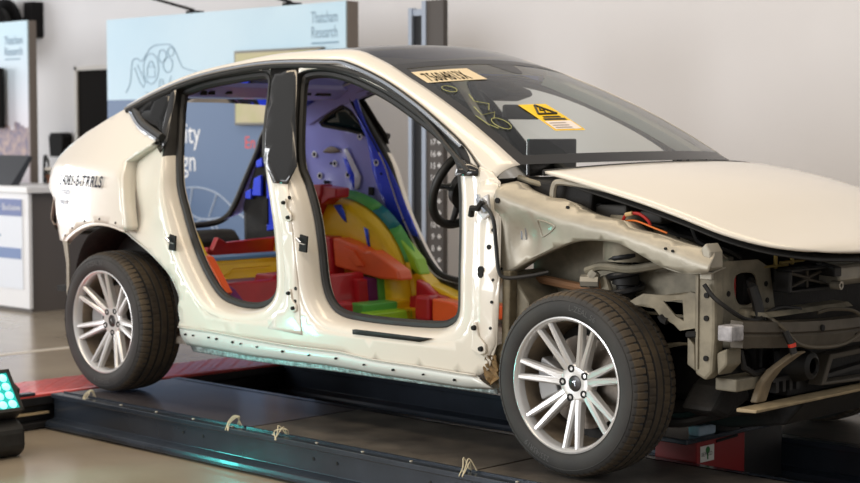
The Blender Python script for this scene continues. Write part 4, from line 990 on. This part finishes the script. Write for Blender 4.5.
# front upright under the rail and the Y-shaped bracket
up = MB().prism([(3.33, .80), (3.415, .80), (3.42, .56), (3.41, .43), (3.38, .40), (3.335, .42), (3.33, .60)], 'y', -.765, -.705).build('front_upright', DUSTY, CAR, bevel=.012)
for zz in (.70, .62, .48): MB().lathe([(.0001, -.003), (.010, -.003), (.010, .003)], 10, 'y', (3.385, -.768, zz)).build('upright_hole', DARKHOLE, up)
MB().box((3.345, -.772, .44), (3.353, -.764, .79)).build('upright_swage', DUSTY_D, up)
MB().prism([(3.33, .52), (3.30, .55), (3.30, .45), (3.335, .43)], 'y', -.76, -.72).build('upright_web', DUSTY, up, bevel=.004)
MB().box((3.36, -.775, .755), (3.41, -.76, .795)).build('upright_tab', SILVER, up, bevel=.003)
MB().prism([(3.415, .50), (3.46, .52), (3.46, .46), (3.42, .42)], 'y', -.75, -.66).build('upright_foot', DUSTY, up, bevel=.008)
yb = V2([(3.075, .660), (3.13, .690), (3.20, .688), (3.30, .705), (3.33, .70), (3.33, .58), (3.26, .565), (3.24, .585), (3.19, .615), (3.17, .64), (3.10, .648)]); hl = V2([(3.20, .668), (3.27, .675), (3.275, .60), (3.245, .615)])
panel('wing_bracket', yb, [hl], lambda x, z: (x, -.79+.05*sm(x, 3.1, 3.3), z), DUSTY, CAR, .02, .012, smooth=False)
b = MB(); b.tube([(3.19, -.768, .615), (3.20, -.768, .60), (3.215, -.765, .595)], .014, 6); b.tube([(3.30, -.76, .555), (3.34, -.76, .56)], .012, 6); b.build('bracket_bolts', DARKHOLE, CAR, True)['kind'] = 'stuff'
# headlamp panel with its window
hp_o = V2([(-.72, .815), (-.48, .81), (-.40, .775), (-.385, .70), (-.36, .60), (-.72, .60)]); hp_h = catmull([(-.62, .765), (-.51, .768), (-.475, .72), (-.50, .655), (-.59, .65), (-.63, .70)], 3, True)
panel('headlamp_panel', hp_o, [hp_h], lambda y, z: (3.40, y, z), DUSTY, CAR, .03, .008, smooth=False)
MB().tube([(3.40, p.x, p.y) for p in hp_h], .006, 6, True).build('panel_hem', DUSTY, CAR, True)
b = MB()
for y, z in ((-.665, .70), (-.42, .66), (-.43, .72)): b.lathe([(.0001, .006), (.010, .006), (.010, -.006)], 8, 'x', (3.402, y, z))
b.build('panel_holes', DARKHOLE, CAR)['kind'] = 'stuff'
b = MB(); b.tube([(3.44, -.57, .72), (3.46, -.565, .66), (3.47, -.56, .60), (3.48, -.555, .55)], .020, 8); b.tube([(3.44, -.57, .72), (3.40, -.52, .735)], .016, 8)
b.build('loom_trunk', RUBBER, CAR, True)
MB().tube([(3.36, -.58, .78), (3.36, -.58, .66)], .016, 8).build('red_cable', mat('red_cable', (170, 26, 20), .5), CAR, True)
# air box and shutter
ab = MB(); ab.box((3.44, -.41, .765), (3.50, -.11, .775)); ab.box((3.44, -.41, .69), (3.50, -.11, .70)); ab.box((3.44, -.11, .69), (3.50, -.10, .775)); ab.box((3.44, -.425, .692), (3.50, -.405, .768)); ab.box((3.43, -.42, .69), (3.44, -.10, .775))
ab = ab.build('air_box', BLACKPL, CAR, bevel=.004)
b = MB()
for (y0, z0, y1, z1) in ((-.38, .76, -.26, .735), (-.38, .705, -.26, .73), (-.13, .76, -.26, .735), (-.13, .705, -.26, .73), (-.26, .695, -.26, .77)): b.tube([(3.47, y0, z0), (3.47, y1, z1)], .006, 6)
b.build('air_box_ribs', mat('dusty_plastic', (74, 68, 58), .7), ab)
sp = MB().prism([(3.42, .70), (3.50, .695), (3.53, .72), (3.52, .775), (3.44, .79)], 'y', -.13, .60).build('shutter_cover', SILVER, CAR, bevel=.012)
MB().lathe([(.008, -.02), (.016, -.02), (.016, .02), (.008, .02)], 12, 'x', (3.53, -.155, .705), True).build('cover_eye', SILVER, sp, True)
MB().prism([(3.45, .74), (3.53, .735), (3.53, .77), (3.45, .785)], 'y', -.17, -.12).build('cover_clip', BLACKPL, sp, bevel=.004)
for y in (.02, .18, .34): MB().tube([(3.535, y, .715), (3.53, y+.05, .765)], .006, 6).build('cover_rib', SILVER, sp)
# radiator pack
b = MB(); b.box((3.22, -.36, .36), (3.32, .60, .70)); b.build('radiator', DARKBAY, CAR)
b = MB()
for k in range(14):
    y = -.34+k*.07; b.box((3.32, y, .40), (3.335, y+.008, .69))
for k in range(6):
    z = .42+k*.055; b.box((3.32, -.34, z), (3.333, .60, z+.006))
b.build('fan_shroud_ribs', BLACKPL, CAR)
b = MB()
for k in range(9): b.tube([(3.345, -.10+k*.07, .66), (3.345, -.06+k*.07, .60)], .006, 5)
b.build('shroud_braces', mat('dusty_plastic', (74, 68, 58)), CAR)
# bumper beam
b = MB(); rings = []
for k in range(25):
    y = -.74+1.48*k/24; bx = .06*(1-(y/.72)**2); x = 3.47+bx
    zc = .572-.03*(1-(abs(y)/.72)**2)
    rings.append([(x, y, zc-.05), (x+.05, y, zc-.048), (x+.055, y, zc-.008), (x+.048, y, zc), (x+.055, y, zc+.008), (x+.05, y, zc+.042), (x, y, zc+.045)])
bb = b.loft(rings).build('bumper_beam', mat('weathered_beam', (86, 79, 68), .55, .35, noise=.2, nscale=14), CAR, True, ang=30)
MB().prism([(3.46, .552), (3.52, .552), (3.52, .606), (3.46, .606)], 'y', -.81, -.735).build('crash_can', mat('bare_cast_end', (168, 166, 168), .6, .3, noise=.3, nscale=30), bb, bevel=.006)
b = MB()
for y, z, r in ((-.32, .565, .012), (.02, .55, .012), (.07, .545, .024), (.02, .515, .010), (-.1, .52, .010)):
    bx = .06*(1-(y/.72)**2); b.lathe([(.0001, .004), (r, .004), (r, -.004)], 12, 'x', (3.523+bx+.002, y, z))
b.build('beam_holes', DARKHOLE, bb)['kind'] = 'stuff'
MB().prism([(3.44, .62), (3.52, .618), (3.50, .632), (3.44, .635)], 'y', -.58, -.02).build('beam_top_strip', DUSTY, bb)
for y in (-.18, -.28): MB().lathe([(.0001, -.03), (.007, -.03), (.007, 0)], 8, 'z', (3.56, y, .52)).build('beam_stud', SILVER, bb)
# wiring over the beam
MB().tube(catmull([(3.39, -.79, .74), (3.42, -.78, .70), (3.45, -.76, .67), (3.48, -.68, .62), (3.49, -.60, .61), (3.48, -.55, .625), (3.48, -.45, .64), (3.50, -.35, .63)], 5), .008, 7).build('wiring_loom', RUBBER, CAR, True)
MB().tube(catmull([(3.50, -.56, .62), (3.56, -.55, .58), (3.58, -.48, .52), (3.60, -.35, .50), (3.61, -.22, .505), (3.62, -.13, .54), (3.61, -.10, .58), (3.59, -.14, .615), (3.56, -.24, .625), (3.54, -.30, .615)], 5), .007, 7).build('wiring_loom', mat('dusty_cable', (84, 76, 62), .6), CAR, True)
b = MB(); b.tube([(3.565, -.55, .57), (3.585, -.545, .53), (3.595, -.54, .495)], .013, 7); b.build('plug_connector', BLACKPL, CAR, True)
MB().tube([(3.588, -.545, .53), (3.59, -.543, .518)], .0145, 8).build('plug_clip', mat('red_clip', (210, 60, 40), .5), CAR, True)
# lower frame
MB().box((3.37, -.69, .36), (3.46, -.50, .405)).build('lower_rail_end', DUSTY, CAR, bevel=.006)
MB().prism([(-.70, .28), (-.62, .36), (-.50, .42), (-.44, .30), (-.60, .24)], 'x', 3.22, 3.36).build('subframe', DARKBAY, CAR, bevel=.02)
cb = [(3.44, -.545, .31), (3.46, -.54, .38), (3.49, -.52, .43), (3.53, -.475, .475), (3.545, -.45, .49)]
rings = []
for x, y, z in cb: rings.append([(x, y-.035, z), (x+.03, y-.03, z), (x+.03, y+.03, z), (x, y+.035, z)])
MB().loft(rings).build('curved_bracket', mat('dusty_cast_bracket', (134, 120, 98), .6, .2, noise=.2), CAR, True, bevel=.006)
b = MB()
for k in range(4): b.box((3.42, -.44+k*.045, .33), (3.46, -.42+k*.045, .37))
b.box((3.42, -.46, .37), (3.46, -.25, .385)); b.build('duct_bracket', BLACKPL, CAR)
b = MB(); b.lathe([(.055, 0), (.075, .0), (.05, .10), (.032, .11), (.028, .10)], 14, 'x', (3.42, -.30, .42)); b.build('duct_cone', BLACKPL, CAR, True)
MB().tube([(3.44, -.64, .50), (3.45, -.63, .44), (3.46, -.58, .415), (3.47, -.53, .42)], .012, 7).build('coolant_hose', RUBBER, CAR, True)
dct = MB(); dct.prism([(-.20, .335), (-.14, .445), (.55, .455), (.55, .435), (-.12, .425), (-.165, .345), (.55, .325), (.55, .305)], 'x', 3.44, 3.50); dct.build('lower_duct', mat('dusty_plastic', (74, 68, 58)), CAR, bevel=.005)
MB().prism([(-.16, .36), (.55, .40), (.55, .385), (-.15, .345)], 'x', 3.42, 3.46).build('duct_vane', BLACKPL, CAR)
MB().box((3.36, -.30, .30), (3.42, .60, .46)).build('duct_back', DARKBAY, CAR)
st = MB(); st.prism([(3.46, .292), (3.54, .296), (3.545, .308), (3.46, .306)], 'y', -.69, .70); st.build('undertray_strip', mat('tan_dust_sheet', (168, 150, 118), .6, noise=.15), CAR, bevel=.003)
MB().prism([(3.46, .29), (3.52, .29), (3.44, .20), (3.2, .16), (2.6, .17), (2.6, .24), (3.2, .25)], 'y', -.35, .65).build('undertray', DARKBAY, CAR, bevel=.01)
MB().tube(catmull([(2.95, -.62, .20), (3.12, -.55, .195), (3.22, -.48, .225), (3.30, -.40, .245), (3.40, -.30, .24)], 4), .018, 8).build('anti_roll_bar', RUBBER, CAR, True)
MB().tube([(3.25, -.52, .38), (3.26, -.50, .24)], [.04, .035], 10).build('engine_mount', DARKBAY, CAR, True)
# bay contents seen under the bonnet edge
MB().prism([(2.70, .50), (2.70, .97), (3.0, .95), (3.30, .83), (3.36, .75), (3.36, .50)], 'y', -.50, .56).build('luggage_tub', DARKBAY, CAR, bevel=.03)
b = MB()
for (x0, x1, y0, y1, z0, z1) in ((2.80, 2.95, -.66, -.56, .94, .995), (2.98, 3.08, -.62, -.54, .93, .975), (2.70, 2.78, -.66, -.55, .96, 1.0)): b.box((x0, y0, z0), (x1, y1, z1))
b.build('control_boxes', mat('dim_grey_plastic', (58, 55, 50), .6), CAR, bevel=.008)
b = MB()
for k in range(5): b.tube(catmull([(2.75+.12*k, -.64, .92), (2.80+.12*k, -.66, .99-.03*k), (2.88+.12*k, -.62, .97-.03*k), (2.92+.12*k, -.58, .90-.02*k)], 4), .007, 6)
b.build('bay_hoses', RUBBER, CAR, True)
MB().tube(catmull([(2.99, -.73, .945), (3.01, -.735, .965), (3.06, -.735, .972), (3.10, -.73, .950), (3.11, -.725, .93)], 5), .006, 7).build('red_cable', mat('red_cable', (170, 26, 20)), CAR, True)
MB().tube(catmull([(2.98, -.72, .94), (3.05, -.735, .945), (3.12, -.73, .925), (3.18, -.72, .905)], 5), .0035, 7).build('orange_cable', mat('orange_cable', (226, 116, 30), .5), CAR, True)
MB().tube([(3.01, -.74, .966), (3.04, -.74, .972)], .008, 8).build('cable_clip', mat('tan_clip', (200, 170, 120), .5), CAR)
b = MB()
for y, z in ((-.36, .83), (-.25, .84)): b.tube([(3.40, y, z), (3.40, y, z-.06)], .008, 6); b.tube([(3.40, y-.08, z-.05), (3.40, y+.08, z-.05)], .006, 6)
b.build('latch_hardware', mat('zinc_hardware', (150, 128, 70), .5, .6), CAR, True)
# far wing rail mirrored in simple form
panel('wing_rail', out, [], lambda x, z: (x, -rail_y(x, z), z), SILVER, CAR, .04, .006)
MB().box((3.30, .67, .42), (3.42, .76, .80)).build('front_upright', DUSTY, CAR, bevel=.01)

# far side sits a touch further back around its rear door
for ob in list(CAR.children):
    if ob.type == 'MESH' and ob.name.split('.')[0] in ('side_frame', 'door_aperture', 'door_seal', 'quarter_window', 'window_surround', 'corner_pillar_trim', 'pillar_cover', 'pillar_face', 'quarter_panel', 'bright_strip', 'window_gasket', 'shut_line_step', 'jamb_flange', 'arch_flange'):
        if min(v.co.y for v in ob.data.vertices) > .3:
            for v in ob.data.vertices: v.co.x -= .13*(1-sm(v.co.x, .9, 1.6))
    if ob.type == 'MESH' and ob.name.split('.')[0] == 'quarter_panel' and max(v.co.y for v in ob.data.vertices) > .3:
        for v in ob.data.vertices:
            if v.co.x < -.45: v.co.x = -.45+(v.co.x+.45)*.3

# ------------------------------------------------------------------ the lift
L = thing('car_lift', 'low dark steel platform lift with deck boards and a red ramp', 'lift', (1.5, 0, FZ))
ang = -.012
def runway(y0, y1, x0, x1, s):
    # s=-1: outer web faces -y
    web = [(y0, 0), (y0, -.022), (y0+.018, -.024), (y0+.018, -.118), (y0-.030, -.130), (y0-.035, -.145), (y0-.035, -.16), (y0+.03, -.16), (y0+.03, -.01), (y0+.06, -.01), (y0+.06, 0)]
    b = MB(); b.prism(web, 'x', x0, x1); r = b.build('runway_channel', STEELD, L, bevel=.003)
    b = MB(); b.prism([(2*y1-0-(y0+(y1-y0))*1.0 if 0 else y1-(p[0]-y0), p[1]) for p in web], 'x', x0, x1); b.build('runway_channel', STEELD, L, bevel=.003)
    return r
RW = runway(-1.125, -.36, -.16, 6.2, -1)
FW = runway(.34, 1.12, -.16, 6.2, 1)
MB().box((-.16, -1.10, -.155), (-.15, -.38, -.012)).build('end_plate', STEELD, L)
MB().box((-.16, .36, -.155), (-.15, 1.10, -.012)).build('end_plate', STEELD, L)
edge = [-.14, SEAM1, SEAM2, 4.2, 6.2]
for i, (a, c) in enumerate(zip(edge, edge[1:])):
    MB().box((a+.007, -1.055, -.012), (c-.007, -.40, .0)).build('deck_board', DECKS if i == 0 else DECK, L, bevel=.002)
    MB().box((a+.004, -1.068, -.010), (c-.004, -1.058, .006)).build('board_edging', STEELD, L)
    MB().box((a+.004, .42, -.012), (c-.004, 1.05, .0)).build('deck_board', DECK, L, bevel=.002)
b = MB()
for x in (.86, 1.0, 1.72, 1.86, 2.38, 2.52, 3.1): b.lathe([(.0001, -.002), (.007, -.002), (.007, .004)], 10, 'y', (x, -1.108, -.062))
b.build('web_holes', DARKHOLE, RW)['kind'] = 'stuff'
b = MB()
for k in range(16): b.lathe([(.0001, .004), (.006, .003), (.007, 0)], 8, 'z', (.1+k*.27, -1.09, 0))
b.build('edge_screws', SILVER, RW)['kind'] = 'stuff'
TIE = mat('twine', (196, 186, 158), .8)
for k, (x, y) in enumerate(((.10, -1.075), (1.20, -1.085), (1.50, -1.085), (2.56, -1.085))):
    b = MB(); rr = random.Random(k)
    for j in range(3):
        b.tube(catmull([(x+rr.uniform(-.02, .02), y+.02, .004), (x+rr.uniform(-.03, .03), y, .03+rr.uniform(0, .025)), (x+rr.uniform(-.03, .03), y-.02, .02), (x+rr.uniform(-.02, .02), y-.045, -.01)], 4), .0026, 5)
    b.build('twine_tie', TIE, L, True)
# rear cross beam and the red ramp behind it
MB().prism([(-.34, -.16), (-.165, -.16), (-.165, -.135), (-.20, -.125), (-.20, -.06), (-.165, -.05), (-.165, -.012), (-.34, -.012)], 'y', -2.1, 1.3).build('cross_beam', mat('black_beam', (22, 22, 24), .45, noise=.2), L, bevel=.003)
MB().box((-.185, -2.1, -.095), (-.165, -1.13, -.085)).build('beam_ledge', mat('tan_dust_sheet', (168, 150, 118)), L)
rp = MB().prism([(-.74, -.05), (-.175, -.016), (-.175, -.001), (-.20, .002), (-.74, -.028)], 'y', -2.1, 1.3).build('ramp_plate', REDPAINT, L, bevel=.003)
b = MB()
for i in range(9):
    for j in range(56):
        x = -.23-i*.06; y = -2.06+j*.06; z = .0005-(-.20-x)*.0556
        s = 1 if (i+j) % 2 else -1; dx, dy = .018, .018*s
        b.add([(x-dx, y-dy, z), (x-.004, y+.004*s, z+.005), (x+dx, y+dy, z+.006), (x+.004, y-.004*s, z+.005)], [(0, 1, 2, 3)])
o = b.build('chequer_pattern', REDPAINT, rp); o['kind'] = 'stuff'
MB().box((-.215, -1.35, -.004), (-.172, -1.20, .010)).build('ramp_hook', STEELD, L, bevel=.004)

L.location.z += 0.0
for ob in L.children: ob.location.z += .009

# red jacking beam that slides between the runways
J = thing('jacking_beam', 'red jacking beam with a white maker label under the front axle', 'jack', (3.0, -.2, FZ))
MB().box((2.84, -.325, -.13), (3.04, .0, .085)).build('beam_box', JACKRED, J, bevel=.006)
MB().box((2.82, -.42, .085), (3.06, .26, .105)).build('top_plate', STEELD, J, bevel=.004)
MB().box((2.86, .0, -.13), (3.03, .28, .08)).build('slide', mat('black_beam', (22, 22, 24)), J)
b = MB(); b.tube([(3.042, -.20, .07), (3.042, -.06, .075)], .006, 6); b.build('slot', DARKHOLE, J)
lb = MB().box((3.0405, -.305, .0), (3.042, -.215, .062)).build('maker_label', mat('label_white', (206, 206, 200), .5), J)
lettering('SEMCO', .022, lambda u, v: (3.0432, -.300+u, .022+v), mat('label_black', (30, 34, 34), .5), lb)
MB().lathe([(.0001, .0006), (.014, .0006), (.014, 0)], 16, 'x', (3.0425, -.258, .044)).build('label_tree', mat('label_green', (24, 100, 40), .5), lb)
MB().box((3.042, -.262, .008), (3.0432, -.254, .034)).build('label_trunk', mat('label_green', (24, 100, 40)), lb)
MB().box((3.0, -.33, .105), (3.055, -.22, .145)).build('jack_pad', mat('pale_blue_pad', (150, 172, 190), .6, noise=.2), J, bevel=.008)
MB().lathe([(.0001, .05), (.05, .05), (.055, .03), (.07, .025), (.07, .0), (.0001, 0)], 18, 'z', (3.0, -.10, .105)).build('jack_foot', BLACKPL, J, True)
o = MB().box((3.22, -.36, -.01), (3.30, -.20, .05)).build('blue_block', mat('blue_grey_block', (96, 120, 140), .6)); 
o.parent = J; o.location = -J.location
bpy.data.objects.remove(o)

# ------------------------------------------------------------------ stage light on the floor
K_ = 1.3
SL = thing('stage_light', 'black floor stage light with glowing teal lamps beside the lift', 'stage light', (.20, -1.62, FZ))
n_ = Vector((.80, 0, .60)); cpos = Vector((.305, -1.81, .13))
Mx = Matrix.Translation(cpos) @ Matrix.Rotation(-math.atan2(.60, .80), 4, 'Y')
def TB(lo, hi): b = MB(); b.box(lo, hi, Mx); return b
TB((-.11, -.21, -.105), (-.006, .21, .105)).build('housing', BLACKPL, SL, bevel=.012)
b = MB()
for lo_, hi_ in (((-.006, -.21, -.105), (.004, .21, -.090)), ((-.006, -.21, .090), (.004, .21, .105)), ((-.006, .195, -.105), (.004, .21, .105)), ((-.006, -.21, -.105), (.004, -.195, .105))): b.box(lo_, hi_, Mx)
b.build('bezel', BLACKPL, SL)
TB((-.005, -.196, -.092), (-.002, .196, .092)).build('lamp_panel', mat('teal_panel', (20, 170, 165), .4, emit=.6), SL)
LED = mat('teal_led', (150, 255, 240), .3, emit=1.3)
for i in range(4):
    for j in range(8):
        b = MB(); b.lathe([(.0001, .010), (.009, .009), (.016, .005), (.020, 0)], 12, 'x')
        b.v = [tuple(Mx @ Vector((p[0]-.002, p[1]-.168+j*.048, p[2]-.066+i*.044))) for p in b.v]
        b.build('lamp_lens', LED, SL, True)
b = MB(); b.prism([(.06, -.16), (.34, -.16), (.385, -.12), (.38, -.03), (.33, .005), (.10, -.01), (.03, -.10)], 'y', -2.0, -1.60); b.build('base', BLACKPL, SL, bevel=.02)
for y in (-2.035, -1.585):
    MB().prism([(.12, -.10), (.24, -.10), (.30, .13), (.26, .15), (.22, .12)], 'y', y-.010, y+.010).build('yoke', BLACKPL, SL, bevel=.006)
# the lamp's own light, leaving along the lens face
l = bpy.data.lights.new('stage_light_beam', 'SPOT'); l.energy = 17; l.color = (.12, 1.0, .88); l.spot_size = math.radians(160); l.spot_blend = .35; l.shadow_soft_size = .10
lo = bpy.data.objects.new('stage_light_beam', l); COL.objects.link(lo); lo.location = Mx @ Vector((.03, 0, 0))
lo.rotation_euler = n_.to_track_quat('-Z', 'Y').to_euler()

for ob in bpy.data.objects:
    if 'local' in ob: del ob['local']
